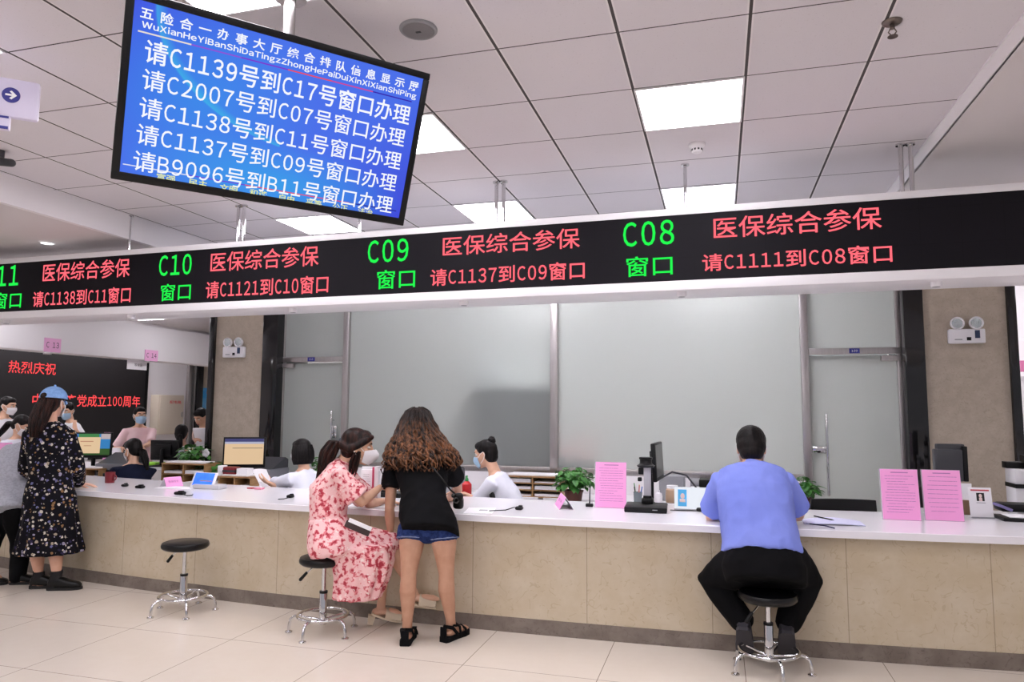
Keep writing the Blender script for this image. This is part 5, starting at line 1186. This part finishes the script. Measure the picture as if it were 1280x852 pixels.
# ---- woman standing in black T-shirt and denim shorts
latS = V((.985, .17, 0)).normalized()
p = Person('woman with long wavy hair standing in black T-shirt and denim shorts', onz(535, 802, 0), M_SKIN2, .005)
p.torso(W(535, 649, 4.52), W(530, 622, 4.60), W(527, 596, 4.70), W(526, 573, 4.80), latS, (.155, .125, .15, .155), (.105, .09, .1, .06))
p.head(W(525, 538, 4.92), (.1, .86, -.45), (0, .42, .9), 1.)
kS, kE, kW = p.arm(W(491, 583, 4.74), W(487, 637, 4.64), W(488, 665, 4.66), (.05, .12, -1), (.9, .2, 0), -1, .55)
rS, rE, rW = p.arm(W(563, 582, 4.80), W(572, 612, 5.02), onw(560, 5.24), (-.3, .9, -.1), (0, 0, -1), -1, .4)
aL, aR = W(509, 788, 4.42), W(564, 783, 4.56)
LL = (W(516, 664, 4.5), W(511, 718, 4.42), aL, aL + V((-.04, .16, -.05))); RL = (W(554, 664, 4.54), W(558, 717, 4.50), aR, aR + V((.05, .16, -.05)))
p.leg(*LL, g=1.0); p.leg(*RL, g=1.0); o = p.done()
p.top('t_shirt', M_BLKTEE, [(kS, kE, .5, .066, .07), (rS, rE, .55, .066, .07)], .026, .03, .02, .009, seed=3)
p.pants([LL[:3], RL[:3]], M_DENIM, 'denim_shorts', .17, (.103, .105, .1), .004, .009, 0., .018)
hm = MB()
for L_ in (LL, RL):
    a, b = lerp(L_[0], L_[1], .15), lerp(L_[0], L_[1], .185); hm.tube([a, b], .107, 24, True, None, False)
obj('shorts_hem', soft(hm, .008, 2), mat('faded_denim', '#7d8cb4', .9, bump=.4, bscale=120), o)
up = V((0, 0, 1)); dep = V((-.17, .985, 0))
lv = [(W(522, 509, 4.92), latS, dep, .035, .04), (W(522, 514, 4.92), latS, dep, .08, .085), (W(522, 526, 4.90), latS, dep, .105, .115), (W(523, 541, 4.86), latS, dep, .145, .125), (W(526, 558, 4.80), latS, dep, .2, .15), (W(527, 573, 4.755), latS, dep, .235, .165), (W(527, 588, 4.72), latS, dep, .235, .17)]
h = MB(); h.loft([el_ring(c, a, b, hw*.86, hd*.86) for c, a, b, hw, hd in lv[:-1]]); h2 = MB().merge(soft(h, .012, 3), Matrix.Identity(4))
locks(h2, lv, 230, 5, .032, 3.0, .0125, (pi*.92, 2.08*pi), .72, .25); locks(h2, lv, 90, 6, .05, 3.3, .012, (pi, 2*pi), .85, .2, rf=(1., 1.1))
lv2 = [(W(556, 556, 4.86), latS, dep, .04, .05), (W(563, 566, 4.82), latS, dep, .06, .06), (W(566, 576, 4.8), latS, dep, .062, .06), (W(565, 584, 4.79), latS, dep, .05, .05)]
locks(h2, lv2, 46, 8, .05, 1.6, .012, (0, 2*pi), .8, .2, rf=(.4, 1.05))
obj('hair', h2, M_HAIRW, o)
face_parts(o, p.hc, p.hf, p.hu)
def sandal_black(an, toe, lab=None):
    d = toe-an; d.z = 0; d.normalize(); sd = d.cross(V((0, 0, 1))); c = V((an.x, an.y, 0)); M = frame(c, sd, d, (0, 0, 1))
    m = MB(M); pts = [(-.036, -.065), (-.028, -.085), (.028, -.085), (.036, -.065), (.036, .03), (.046, .1), (.04, .15), (.015, .175), (-.02, .172), (-.044, .14), (-.044, .09), (-.036, .03)]
    m.prism([V((a, b, 0)) for a, b in pts], (0, 0, 0), (0, 0, .034)); k = obj('sandal', m, M_BLKTEE, o)
    st = MB(M); 
    for y, z, w_ in ((.1, .052, .05), (.045, .075, .046)):
        st.tube([(-w_, y, .03), (-w_*.85, y, z), (0, y, z+.018), (w_*.85, y, z), (w_, y, .03)], .013, 8, True, ((0, 1, 0), .35))
    st.tube([(-.04, .02, .035), (-.038, -.03, .085), (0, -.078, .1), (.038, -.03, .085), (.04, .02, .035)], .012, 8, True, ((0, 0, 1), .4)); st.box((0, -.08, .06), (.05, .012, .07), .004); st.box((.05, -.02, .1), (.03, .02, .01), .003)
    obj('strap', st, M_BLKTEE, k); return k
sandal_black(aL, LL[3]); sandal_black(aR, RL[3])
# shoulder bag held by her strap
c = W(573, 628, 4.66)
t = thing('shoulder_bag', 'small black shoulder bag hanging at the hip of woman in shorts', 'bag', c)
obj('pouch', soft(MB().box(c, (.075, .05, .085), .02).box(c+V((.012, -.02, .045)), (.06, .03, .05), .015), .006, 3), M_BLACKLEATHER, t)
obj('strap', MB().tube([W(570, 618, 4.66), W(563, 612, 4.60), W(551, 596, 4.575), W(540, 583, 4.60), W(528, 572, 4.68)], .006, 8, True, ((1, 0, 1), .4)), M_BLACKLEATHER, t)
obj('charm', MB().ring(c+V((.0, -.045, .02)), .016, .007, (.3, -1, 0), 20, 8).ell(c+V((-.025, -.03, .05)), .016), mat('charm_black', '#161513', .25), t)

# ---- woman seated in pink floral dress
fP = V((.90, .43, 0)).normalized(); latP = V((fP.y, -fP.x, 0))   # towards her right (camera side)
p = Person('woman with ponytail seated in pink floral dress writing at counter', onz(410, 790, 0), M_SKIN1, .005)
pel = W(414, 680, 4.40); pel.z = .612
sho = W(424, 586, 4.50)
p.torso(pel, W(410, 645, 4.43), W(412, 612, 4.47), sho, latP, (.165, .125, .145, .145), (.12, .095, .11, .06))
p.head(W(447, 558, 4.52), (.88, .45, -.14), (-.02, 0, 1), 1.03)
kS, kE, kW = p.arm(sho + latP*.16 + V((.01, 0, -.03)), W(452, 627, 4.45), W(475, 609, 4.66), (.75, .5, .18), (.4, -.2, -.8), 1, .7)
lS, lE, lW = p.arm(sho - latP*.16 + V((.02, 0, -.03)), W(462, 630, 4.84), onw(480, 4.98), (.8, .4, -.1), (0, 0, -1), -1, .4)
anA = W(476, 768, 4.70); anA.z = .125; anB = W(518, 742, 4.74)
LA = (pel + latP*.09 + fP*.03, W(482, 688, 4.60), anA, anA + fP*.13 + V((0, 0, -.05))); LB = (pel - latP*.08 + fP*.03, W(489, 678, 4.66), anB, anB + V((.15, .05, -.035)))
p.leg(*LA, g=.93); p.leg(*LB, g=.93); o = p.done()
def ruff(mb):
    for a_, b_ in ((kS, kE), (lS, lE)): mb.tube([lerp(a_, b_, .3), lerp(a_, b_, .78)], [.062, .088], 20, True, None, False)
p.top('dress_top', M_FLORALP, [(kS, kE, .72, .064, .07), (lS, lE, .72, .064, .07)], .022, .0, .012, .009, extra=ruff, seed=5, top=.0)
k = MB(); k.loft(p.rings(.03, 0, -.01, .01)[:3])
for L_ in (LA, LB): k.tube([L_[0], lerp(L_[0], L_[1], .55), lerp(L_[0], L_[1], .98)], [.098, .098, .075], 20)
cs = [(W(452, 680, 4.46), .2, .13), (W(454, 700, 4.47), .2, .13), (W(452, 722, 4.46), .175, .12), (W(446, 747, 4.45), .15, .11)]
k.loft([el_ring(c, fP, latP, a, b, 72, 2.2, 11, .03+.07*i/3, i*.3) for i, (c, a, b) in enumerate(cs)])
obj('dress_skirt', soft(k, .008, 2, .006, (11, 11, 3), seed=8), M_FLORALP, o, None, 180)
h = MB(); scalp(h, p.hc, p.hf, p.hu, 1.03, -.035)
f_, u_, r_ = basis(p.hf, p.hu); PP = lambda a, b, c: p.hc + (r_*a + f_*b + u_*c)*1.03
for q in (-1, 1): h.tube([PP(.03*q, .082, .075), PP(.066*q, .05, .05), PP(.08*q, .0, .01), PP(.07*q, -.05, -.02), PP(.03*q, -.1, .0)], [.018, .024, .024, .03, .035], 12)
h2 = MB().merge(soft(h, .008, 3), Matrix.Identity(4))
pt = PP(0, -.108, .012); tail = [pt, PP(0, -.15, .01), PP(0, -.18, -.06), PP(-.005, -.195, -.17), PP(-.01, -.22, -.3)]
lt = [(c, r_, f_, a, b) for c, a, b in zip(tail, (.024, .045, .055, .05, .022), (.024, .042, .05, .04, .016))]; locks(h2, lt, 90, 9, .02, 1.4, .011, (0, 2*pi), .7, .0, rf=(.2, 1.1))
lt = [(PP(.068, .01, -.03), r_, f_, .02, .02), (PP(.068, .0, -.1), r_, f_, .022, .03), (PP(.05, .0, -.2), r_, f_, .015, .02)]; locks(h2, lt, 18, 10, .02, 1, .009, (0, 6.3), .6, 0, rf=(.2, 1.))
obj('hair', h2, M_HAIRD, o); obj('hair_tie', MB().ring(pt - f_*.01, .024, .011, -f_, 24, 8), mat('grey_band', '#4a4d55', .6), o)
face_parts(o, p.hc, p.hf, p.hu, 1.03, lips=False); mask_part(o, p.hc, p.hf, p.hu, M_MASKW, 1.05, .022)
def mule(an, toe, hz, heel):
    d = toe-an; d.z *= .5; d.normalize(); sd = d.cross(V((0, 0, 1))).normalized(); uu = sd.cross(d); c = an - uu*.07; M = frame(c, sd, d, uu); m = MB(M); cr = mat('cream_leather', '#d8c9b0', .45)
    def fn(u, v): y = -.055+.215*u; w_ = .034+.012*sin(pi*min(1, u*1.1)); return V(((v-.5)*2*w_*(1 if u < .9 else .7), y, .014*(1-u)**2-.012*u)), V((0, 0, 1))
    m.sheet(lambda u, v: (fn(u, v)[0], V((0, 0, 1))), 12, 4, .012); k = obj('sandal', m, cr, o)
    q = MB(M); q.sheet(lambda u, v: (V((.046*cos(pi*v)*(1-.2*u), .04+.115*u, .008+(.062-.03*u)*sin(pi*v))), V((cos(pi*v), 0, sin(pi*v)))), 8, 16, .005); obj('upper', q, cr, k)
    if heel: obj('heel', MB(M).loft([[V((sx_*a, -.045+sy*a-.004, z)) for sx_, sy in ((-1, -1), (1, -1), (1, 1), (-1, 1))] for z, a in ((-.055 if heel == 1 else -.045, .018), (.005, .026))]), cr, k)
mule(anA, LA[3], .0, 1); mule(anB, LB[3], .0, 2)
c = W(447, 660, 4.30)
t = thing('wallet', 'open dark and white wallet lying on the lap of woman in pink', 'wallet', c)
M = frame(c, fP, (0, 0, 1), latP); Rr = Matrix.Rotation(-.42, 4, 'Z')
obj('cover', MB(M @ Rr).box((0, 0, -.004), (.17, .045, .02), .004), mat('dark_cover', '#3a2a2a', .5), t); obj('pages', MB(M @ Rr).box((.005, .028, .0), (.16, .026, .014), .003), M_PAPER, t)
q0 = W(485, 606, 4.70); t_ = obj('pen', MB().tube([q0, q0+V((-.05, -.02, .11))], .004, 8), M_BLACKPL, org=q0); tag(t_, 'black pen held in the hand of the woman in pink', 'pen')

# ---- man seated in blue shirt
latM = V((1, .04, 0)).normalized()
p = Person('man seated with his back turned in light blue shirt and black trousers', onz(962, 836, 0), M_SKIN1, .006)
pel = W(955, 706, 4.58); pel.z = .57; sho = W(941, 590, 4.88)
p.torso(pel, W(950, 672, 4.66), W(943, 622, 4.79), sho, latM, (.205, .182, .187, .165), (.15, .14, .13, .08))
p.head(W(939, 560, 4.97), (.02, .9, -.42), (0, .38, .92), 1.12, .06)
a_ = p.arm(W(903, 604, 4.88), W(890, 646, 5.02), onw(910, 5.22), (.35, .9, 0), (0, 0, -1), 1, .4, 1.25); b_ = p.arm(W(980, 604, 4.90), W(997, 643, 5.03), onw(982, 5.22), (-.4, .9, 0), (0, 0, -1), -1, .4, 1.25)
LA = (W(927, 704, 4.62), W(892, 724, 4.72), W(930, 779, 4.66), W(932, 806, 4.80)); LB = (W(986, 704, 4.62), W(1006, 724, 4.72), W(983, 783, 4.66), W(983, 810, 4.80))
p.leg(*LA, g=1.15); p.leg(*LB, g=1.15); o = p.done()
def collar(mb):
    ax = (p.sho-p.che).normalized(); mb.tube([p.sho+ax*.02, p.sho+ax*.065], [.078, .064], 22, True, None, False)
p.top('shirt', M_BLUESHIRT, [a_[:2]+(.8, .08, .09), b_[:2]+(.8, .08, .09)], .036, .0, .0, .011, extra=collar, seed=11, cut=.42)
s_ = MB(); s_.loft(p.rings(.036, 0, -.02, .01)[:2]); obj('shirt_hem', soft(s_, .009, 2, .004, seed=4), M_BLUESHIRT, o, None, 180) if 0 else None
p.pants([L_[:3] for L_ in (LA, LB)], M_BLACKPANTS, 'trousers', 1.9, (.128, .1, .07), .008, .011, .015, .036)
h = MB(); scalp(h, p.hc, p.hf, p.hu, 1.12, -.045, k=1.02); hm = MB().merge(soft(h, .007, 3, .002, (60, 60, 60)), Matrix.Identity(4))
obj('hair', hm, M_HAIRB, o); face_parts(o, p.hc, p.hf, p.hu, 1.12, lips=False); mask_part(o, p.hc, p.hf, p.hu, M_MASKW, 1.12)
shoe(o, LA[2], LA[3], M_GREYSHOE, 'sneaker', '#3a383e', .05, .078, False); shoe(o, LB[2], LB[3], M_GREYSHOE, 'sneaker', '#3a383e', .05, .078, False)

# ---- woman in black floral dress and blue cap
latC = V((.90, .44, 0)).normalized()
p = Person('woman in light blue cap and black floral dress standing at counter', onz(60, 740, 0), M_SKIN3, .006)
pel = W(63, 622, 4.82)
p.torso(pel, W(63, 594, 4.82), W(62, 562, 4.83), W(62, 536, 4.85), latC, (.165, .13, .15, .155), (.11, .09, .1, .065))
p.head(W(67, 503, 4.87), (-.25, .97, -.1), (0, 0, 1), 1.02)
rS, rE, rW = p.arm(W(86, 544, 4.92), W(97, 584, 4.96), onz(98, 604, WT+.035), (.8, .5, -.12), (0, 0, -1), -1, .25)
kS, kE, kW = p.arm(W(39, 544, 4.76), W(33, 586, 4.86), onw(50, 5.3), (.6, .7, 0), (0, 0, -1), 1, .4)
aL, aR = W(48, 724, 4.80), W(70, 724, 4.80)
LL = (W(52, 640, 4.82), W(49, 684, 4.80), aL, aL+V((.12, .07, -.05))); LR = (W(74, 640, 4.84), W(73, 684, 4.82), aR, aR+V((.13, .06, -.05)))
p.leg(*LL); p.leg(*LR); o = p.done()
p.top('dress_top', M_FLORALK, [(rS, rE, 1.9, .068, .05, rW), (kS, kE, 1.9, .068, .055, kW)], .024, .02, .01, .008, seed=13, top=0.)
cs = [(W(63, 596, 4.82), .15, .115), (W(63, 622, 4.82), .19, .14), (W(63, 655, 4.82), .215, .165), (W(62, 675, 4.82), .235, .18), (W(62, 690, 4.82), .255, .195)]
depC = V((-latC.y, latC.x, 0))
k = MB(); k.loft([el_ring(c, latC, depC, a, b, 84, 2.1, 13, .015+.05*i/4, i*.2) for i, (c, a, b) in enumerate(cs)]); obj('dress_skirt', soft(k, .009, 2, .006, (9, 9, 3), seed=6), M_FLORALK, o, None, 180)
f_, u_, r_ = basis(p.hf, p.hu); PP = lambda a, b, c: p.hc + (r_*a + f_*b + u_*c)*1.02; Rm = Matrix((r_, f_, u_)).transposed()
h = MB(); scalp(h, p.hc, p.hf, p.hu, 1.02, -.04); h2 = MB().merge(soft(h, .009, 2), Matrix.Identity(4))
lt = [(PP(0, -.06, .04), r_, f_, .07, .05), (PP(-.015, -.085, -.04), r_, f_, .07, .05), (PP(-.028, -.1, -.12), r_, f_, .068, .05), (PP(-.035, -.115, -.2), r_, f_, .06, .045), (PP(-.04, -.12, -.3), r_, f_, .035, .03)]
h2.loft([el_ring(c, a, b, w_*.8, d_*.8) for c, a, b, w_, d_ in lt]); h2.ell(PP(-.012, -.112, .045), (.032, .018, .028), Rm, 16, 10); locks(h2, lt, 110, 12, .01, 1.2, .011, (pi*.8, 2.2*pi), .75, .1, rf=(.8, 1.05)); obj('hair', h2, M_HAIRD, o)
c_ = MB(); c_.sheet(lambda u, v: (p.hc + Rm @ V((.096*cos(6.2832*u)*cos(v*1.5), -.008+.112*sin(6.2832*u)*cos(v*1.5), .035+.1*sin(v*1.5))), (Rm @ V((cos(6.2832*u)*cos(v*1.5), sin(6.2832*u)*cos(v*1.5), sin(v*1.5))))), 40, 10, .005)
cp = obj('cap', c_, cloth('light_blue_twill', '#7fa6dc', '#8db4e8', ns=50), o)
obj('cap_brim', MB().sheet(lambda u, v: (p.hc + Rm @ V(((u-.5)*.17*(1-.25*v*v), .085+.085*v*(1-((u-.5)*1.5)**2)-.06*(2*(u-.5))**2, .04-.03*v-.022*(2*(u-.5))**2)), u_), 14, 6, .005), mat('light_blue_twill'), cp)
obj('cap_band', MB().tube([PP(.094*cos(a), -.008+.112*sin(a), .036) for a in [2*pi*k/32 for k in range(33)]], .005, 8), mat('light_blue_twill'), cp); obj('cap_button', MB().ell(PP(0, -.008, .142), .009), mat('light_blue_twill'), cp)
face_parts(o, p.hc, p.hf, p.hu, 1.02, lips=False); mask_part(o, p.hc, p.hf, p.hu, M_MASKW, 1.03)
for an, to in ((aL, LL[3]), (aR, LR[3])):
    b = shoe(o, an, to, M_BLACKLEATHER, 'ankle_boot', '#0c0b0c', .045, .085); d = (to-an); d.z = 0; d.normalize()
    obj('boot_heel', MB().bx((-.03, -.055, 0), (.03, -.0, .022)) if 0 else MB(frame(V((an.x, an.y, 0)), d.cross(V((0, 0, 1))), d, (0, 0, 1))).bx((-.032, -.058, 0), (.032, .0, .03), .004), M_BLACKLEATHER, b)
    obj('sock', MB().tube([(an.x, an.y, .08), V((an.x, an.y, 0))+V((0, 0, an.z+.06)), lerp(an, W(49, 684, 4.8) if an is aL else W(73, 684, 4.82), .22)], [.045, .042, .047], 18, True, None, False), mat('black_sheer', '#141216', .8), o)

# ---- man in grey T-shirt leaning on the counter at the far left
latG = V((.75, -.66, 0)).normalized()
p = Person('man in grey T-shirt and black trousers bending over the counter', onz(18, 732, 0), M_SKIN2, .008)
pel = W(10, 630, 4.86)
p.torso(pel, W(14, 604, 4.95), W(24, 578, 5.08), W(38, 560, 5.2), V((.66, .75, 0)), (.165, .16, .175, .17), (.115, .11, .12, .07))
p.head(W(54, 546, 5.32), (.5, .6, -.6), (.3, .3, .9), 1.0, .056)
a_ = p.arm(W(48, 573, 5.1), W(60, 592, 5.28), onw(70, 5.5), (.8, .5, 0), (0, 0, -1), -1, .4, 1.1); b_ = p.arm(W(12, 566, 5.2), W(8, 590, 5.36), onw(24, 5.6), (.8, .5, 0), (0, 0, -1), 1, .4, 1.1)
aR, aL = W(22, 722, 4.86), W(-22, 714, 4.74)
LR = (W(20, 640, 4.88), W(27, 676, 4.98), aR, aR+V((.12, .06, -.05))); LL = (W(0, 640, 4.85), W(-12, 676, 4.86), aL, aL+V((.12, .06, -.05)))
p.leg(*LR, g=1.05); p.leg(*LL, g=1.05); o = p.done()
p.top('t_shirt', M_GREYTEE, [a_[:2]+(.8, .08, .085), b_[:2]+(.8, .08, .085)], .03, .03, .015, .009, seed=17)
p.pants([L_[:3] for L_ in (LR, LL)], M_BLACKPANTS, 'trousers', 1.97, (.11, .085, .06), .007, .012)
h = MB(); scalp(h, p.hc, p.hf, p.hu, 1.0, -.045); obj('hair', soft(h, .009, 2, .002, (60, 60, 60)), M_HAIRB, o); face_parts(o, p.hc, p.hf, p.hu); 
shoe(o, aR, LR[3], M_BLACKLEATHER, 'leather_shoe', '#0c0b0c', .047, .065); shoe(o, aL, LL[3], M_BLACKLEATHER, 'leather_shoe', '#0c0b0c', .047, .065)

# ---- people behind the counter and in the left hall
def clerk(label, hp, Y, f, m, long_sleeve, hands, hair, mask=None, skin=None, lean=.06, vx=.009, stand=False, sc=1., group=None, tilt=-.12, g=1., pantsm=None, hd_=None, mname='shirt', ln=0.):
    """figure placed by its head pixel; hands: two targets (world) for her right and left hand"""
    C = W(hp[0], hp[1], Y); F = V((f[0], f[1], 0)).normalized(); R_ = V((F.y, -F.x, 0)); Z = V((0, 0, 1))
    hf = V(hd_).normalized() if hd_ else (F + Z*tilt)
    sho = C - Z*.205 - F*(.03+lean*.5); che = sho - Z*.15 - F*lean*.6; wai = che - Z*.15 - F*lean*.6; pel = wai - Z*.14 - F*lean*.2
    p = Person(label, (pel.x, pel.y, 0), skin or M_SKIN1, vx); p.torso(pel, wai, che, sho, R_, tuple(q*g for q in (.16, .125, .145, .15)), tuple(q*g for q in (.11, .09, .1, .06)))
    p.head(C, hf, (0, 0, 1), sc); A = []
    for q, h_ in zip((1, -1), hands):
        s_ = sho + R_*(.165*q*g) - Z*.03
        e, w_ = ik(s_, V(h_[0]), .27, .25, R_*(.55*q) - Z*.8 - F*.3); A.append(p.arm(s_, e, w_, h_[1] if len(h_) > 1 else (w_-e), h_[2] if len(h_) > 2 else (0, 0, -1), -q, .45, .95))
    if stand: kn = [pel + R_*(.085*q) + F*.02 - Z*(pel.z*.5) for q in (1, -1)]; an = [V((k_.x, k_.y, .08)) - F*.02 for k_ in kn]
    else:
        kn = [pel + R_*(.1*q) + F*.42 for q in (1, -1)]; an = [V((k_.x, k_.y, .08)) - F*.05 for k_ in kn]
    Ls = [(pel + R_*(.085*q) - Z*.02, k_, a_, a_ + F*.14 - Z*.045) for q, k_, a_ in zip((1, -1), kn, an)]
    for L_ in Ls: p.leg(*L_)
    o = p.done(group); p.A = A; p.F, p.R, p.C = F, R_, C
    p.top(mname, m, [(A[0][0], A[0][1], long_sleeve, .064, .05 if long_sleeve > 1 else .06, A[0][2]), (A[1][0], A[1][1], long_sleeve, .064, .05 if long_sleeve > 1 else .06, A[1][2])], .02, .03, .012, .005, .011, seed=int(hp[0]))
    p.pants([L_[:3] for L_ in Ls], pantsm or M_BLACKPANTS, 'trousers', 1.96, (.1, .075, .055), .004, .016)
    for L_ in Ls: shoe(o, L_[2], L_[3], M_BLACKLEATHER, 'shoe', '#0c0b0c', .043, .06)
    face_parts(o, C, hf, (0, 0, 1), sc, lips=not mask)
    if mask: mask_part(o, C, hf, (0, 0, 1), mask, sc*1.02)
    f_, u_, r_ = basis(hf); PP = lambda a, b, c: C + (r_*a + f_*b + u_*c)*sc; h = MB(); s2 = MB()
    if hair == 'bob':
        scalp(h, C, hf, (0, 0, 1), sc, -.04, k=1.05)
        lt = [(PP(0, -.03, .06), r_, f_, .085, .085), (PP(0, -.035, .0), r_, f_, .097, .088), (PP(0, -.035, -.06), r_, f_, .1, .08), (PP(0, -.03, -.115), r_, f_, .09, .066)]
        h.loft([el_ring(c, a, b, w_, d_) for c, a, b, w_, d_ in lt]); s2.merge(soft(h, .008, 2), Matrix.Identity(4)); locks(s2, lt, 90, 3, .004, .6, .01, (pi*.78, 2.22*pi), .9, 0, rf=(.96, 1.03))
    else:
        scalp(h, C, hf, (0, 0, 1), sc, -.04); s2.merge(soft(h, .008, 3), Matrix.Identity(4))
        if hair == 'bun':
            b = PP(0, -.085, .1); s2.ell(b, (.036, .036, .034)); 
            for k in range(9): s2.ring(b + V((random.uniform(-.006, .006), random.uniform(-.006, .006), random.uniform(-.006, .006))), .026, .009, V((random.uniform(-1, 1), random.uniform(-1, 1), random.uniform(-1, 1))), 20, 6)
        if hair in ('tail', 'low'):
            t0 = PP(0, -.105, .0 if hair == 'tail' else -.03); tail = [t0, PP(.01, -.13, -.06), PP(.02, -.13, -.16), PP(.03, -.12, -.27)]; lt = [(c, r_, f_, a, a*.8) for c, a in zip(tail, (.025, .035, .032, .012))]; s2.loft([el_ring(c, a, b, w_*.8, d_*.8) for c, a, b, w_, d_ in lt]); locks(s2, lt, 40, 4, .01, .8, .009, (0, 6.3), .75, 0)
        if hair == 'knot': s2.ell(PP(0, -.11, -.02), (.04, .035, .045))
    obj('hair', s2, M_HAIRB, o); return p
F7 = (-.88, .47)
# bob-haired clerk holding a paper
wp = W(331, 601, 5.98); p7 = clerk('clerk with black bob in white shirt reading a sheet of paper', (376, 565), 6.05, (-.85, .2), M_WHITESHIRT, 1.55, ((W(337, 604, 5.92), (-.8, .1, .25), (0, .6, .8)), (W(336, 602, 6.2), (-.8, -.1, .2), (0, -.5, .8))), 'bob', M_MASKW, hd_=(-.9, .42, -.1))
a, b, c, d = W(315, 587, 6.0), W(333, 586.5, 6.06), W(341, 607, 6.06), W(327, 610, 5.98)
def shq(u, v): return lerp(lerp(a, b, u), lerp(d, c, u), v) + V((0, 0, .01*sin(u*pi))), V((0, -1, .3)).normalized()
tag(obj('paper_sheet', MB().sheet(shq, 6, 6, .0012), M_PAPER, org=c), 'sheet of paper held by the bob haired clerk', 'paper')
# bun-haired clerk
p8 = clerk('clerk with hair bun and blue mask in white uniform shirt', (607, 567), 6.05, (-.95, -.05), M_WHITESHIRT, .95, ((W(580, 617, 5.9), (-.9, -.1, 0), (0, 0, -1)), (W(577, 615, 6.1), (-.9, 0, 0), (0, 0, -1))), 'bun', M_MASKB, hd_=(-.9, .12, -.22), lean=.14)
cu = MB(); e, s_ = p8.A[1][1], p8.A[1][0]
for A_ in p8.A: cu.tube([lerp(A_[0], A_[1], .9), lerp(A_[0], A_[1], 1.0)], .067, 20, True, None, False)
obj('dark_cuff', cu, mat('navy_cuff', '#1c2440', .8), p8.o)
# clerk in navy
p6 = clerk('woman with long dark ponytail in navy jacket seated behind counter', (166, 562), 6.55, (-.75, .55), M_NAVY, 1.95, ((W(140, 601, 6.5), (-.9, .2, 0)), (W(148, 598, 6.8), (-.9, .2, 0))), 'low', M_MASKW, hd_=(-.85, .1, -.3), lean=.08, g=1.08, mname='jacket')
chair(p8.pel.x+.06, p8.pel.y, 4.75 - pi, at(640, 612, 6.0).z, 'black chair behind the bun haired clerk in white', .42)
chair(p7.pel.x, p7.pel.y, 4.9 - pi, .72, 'black chair under the bob haired clerk', .42)
chair(p6.pel.x, p6.pel.y, 5.3 - pi, at(190, 590, 6.4).z, 'black chair behind the woman in navy', .44)
# left hall
p9 = clerk('woman standing in pale pink tee and blue mask before the LED wall', (175, 519), 8.35, (.55, -.6), M_PINKTEE, .85, ((W(153, 560, 8.1), (-.2, 0, -1), (0, 1, 0)), (W(178, 558, 8.1), (0, 0, -1), (0, 1, 0))), 'knot', M_MASKB, stand=True, vx=.012, hd_=(.75, -.45, -.05))
tag(obj('white_bag', MB().loft([el_ring((W(145, 560, 7.75).x, 7.75, .96), (1, 0, 0), (0, 1, 0), .06, .04), el_ring((W(145, 560, 7.75).x, 7.75, .76), (1, 0, 0), (0, 1, 0), .12, .06)]), M_PAPER, org=(W(145, 560, 7.75).x, 7.75, .76)), 'white paper bundle on desk before woman in pale pink tee', 'paper')
p10 = clerk('seated clerk in white shirt facing the black backed monitor', (227, 542), 8.0, (-.7, .5), M_WHITESHIRT, 1.6, ((W(222, 563, 8.1), (-.9, 0, 0)), (W(238, 560, 7.75), (.3, -.9, 0))), 'low', M_MASKW, vx=.012, hd_=(-.4, .8, -.2))
mst = mat('striped_blouse', '#1a1618', .8)
def m_stripe():
    g = NG('striped_fabric', .8); x = g.xyz(); f = g.math('GREATER_THAN', g.math('FRACT', g.math('MULTIPLY', g.math('ADD', x[0], x[1]), 14)), .62); g.color(g.mix(f, '#1b1719', '#c4a79c')); return g.m
p11 = clerk('woman standing in dark striped blouse holding white papers by column', (251, 521), 8.6, (-.25, -.9), m_stripe(), 1.95, ((W(245, 551, 8.35), (.5, -.2, .1)), (W(256, 549, 8.35), (-.5, -.2, .1))), 'low', None, stand=True, vx=.012, hd_=(-.05, -.8, -.5), mname='blouse')
a = W(251, 548, 8.3); tag(obj('paper_sheet', MB().box(a, (.19, .02, .3), .003, R=Matrix.Rotation(.3, 4, 'X')), M_PAPER, org=a), 'white papers held by woman in striped blouse', 'paper')
a = W(257.5, 541, 8.2); tag(obj('yellow_card', MB().box(a, (.06, .012, .26), .003), mat('pale_yellow', '#f1f09a', .6), org=a), 'narrow pale yellow card beside the left stone column', 'card') if 0 else None
p12 = clerk('man in white T-shirt and mask standing at far left edge', (10, 507), 7.4, (.8, .1), M_WHITETEE, .8, ((W(-2, 548, 7.1), (.3, 0, -1), (0, 1, 0)), (W(14, 552, 7.4), (.3, 0, -1), (0, 1, 0))), 'short', M_MASKW, stand=True, vx=.012, hd_=(.8, .2, -.15), g=1.12)
p13 = clerk('dark haired person in white shirt sitting behind the woman in cap', (27, 531), 6.95, (.9, .1), M_WHITESHIRT, .9, ((W(38, 566, 6.8),), (W(44, 566, 7.0),)), 'low', M_MASKW, vx=.012, hd_=(.7, .3, -.5))
p14 = clerk('man in white T-shirt standing behind the shoulder of woman in cap', (84, 513), 8.3, (-.3, -.8), M_WHITETEE, .8, ((W(76, 552, 8.0), (-.3, 0, -1), (0, 1, 0)), (W(95, 537, 8.1), (-.3, 0, .8), (0, 1, 0))), 'short', M_MASKB, stand=True, vx=.012, hd_=(.3, -.8, -.3), g=1.05)
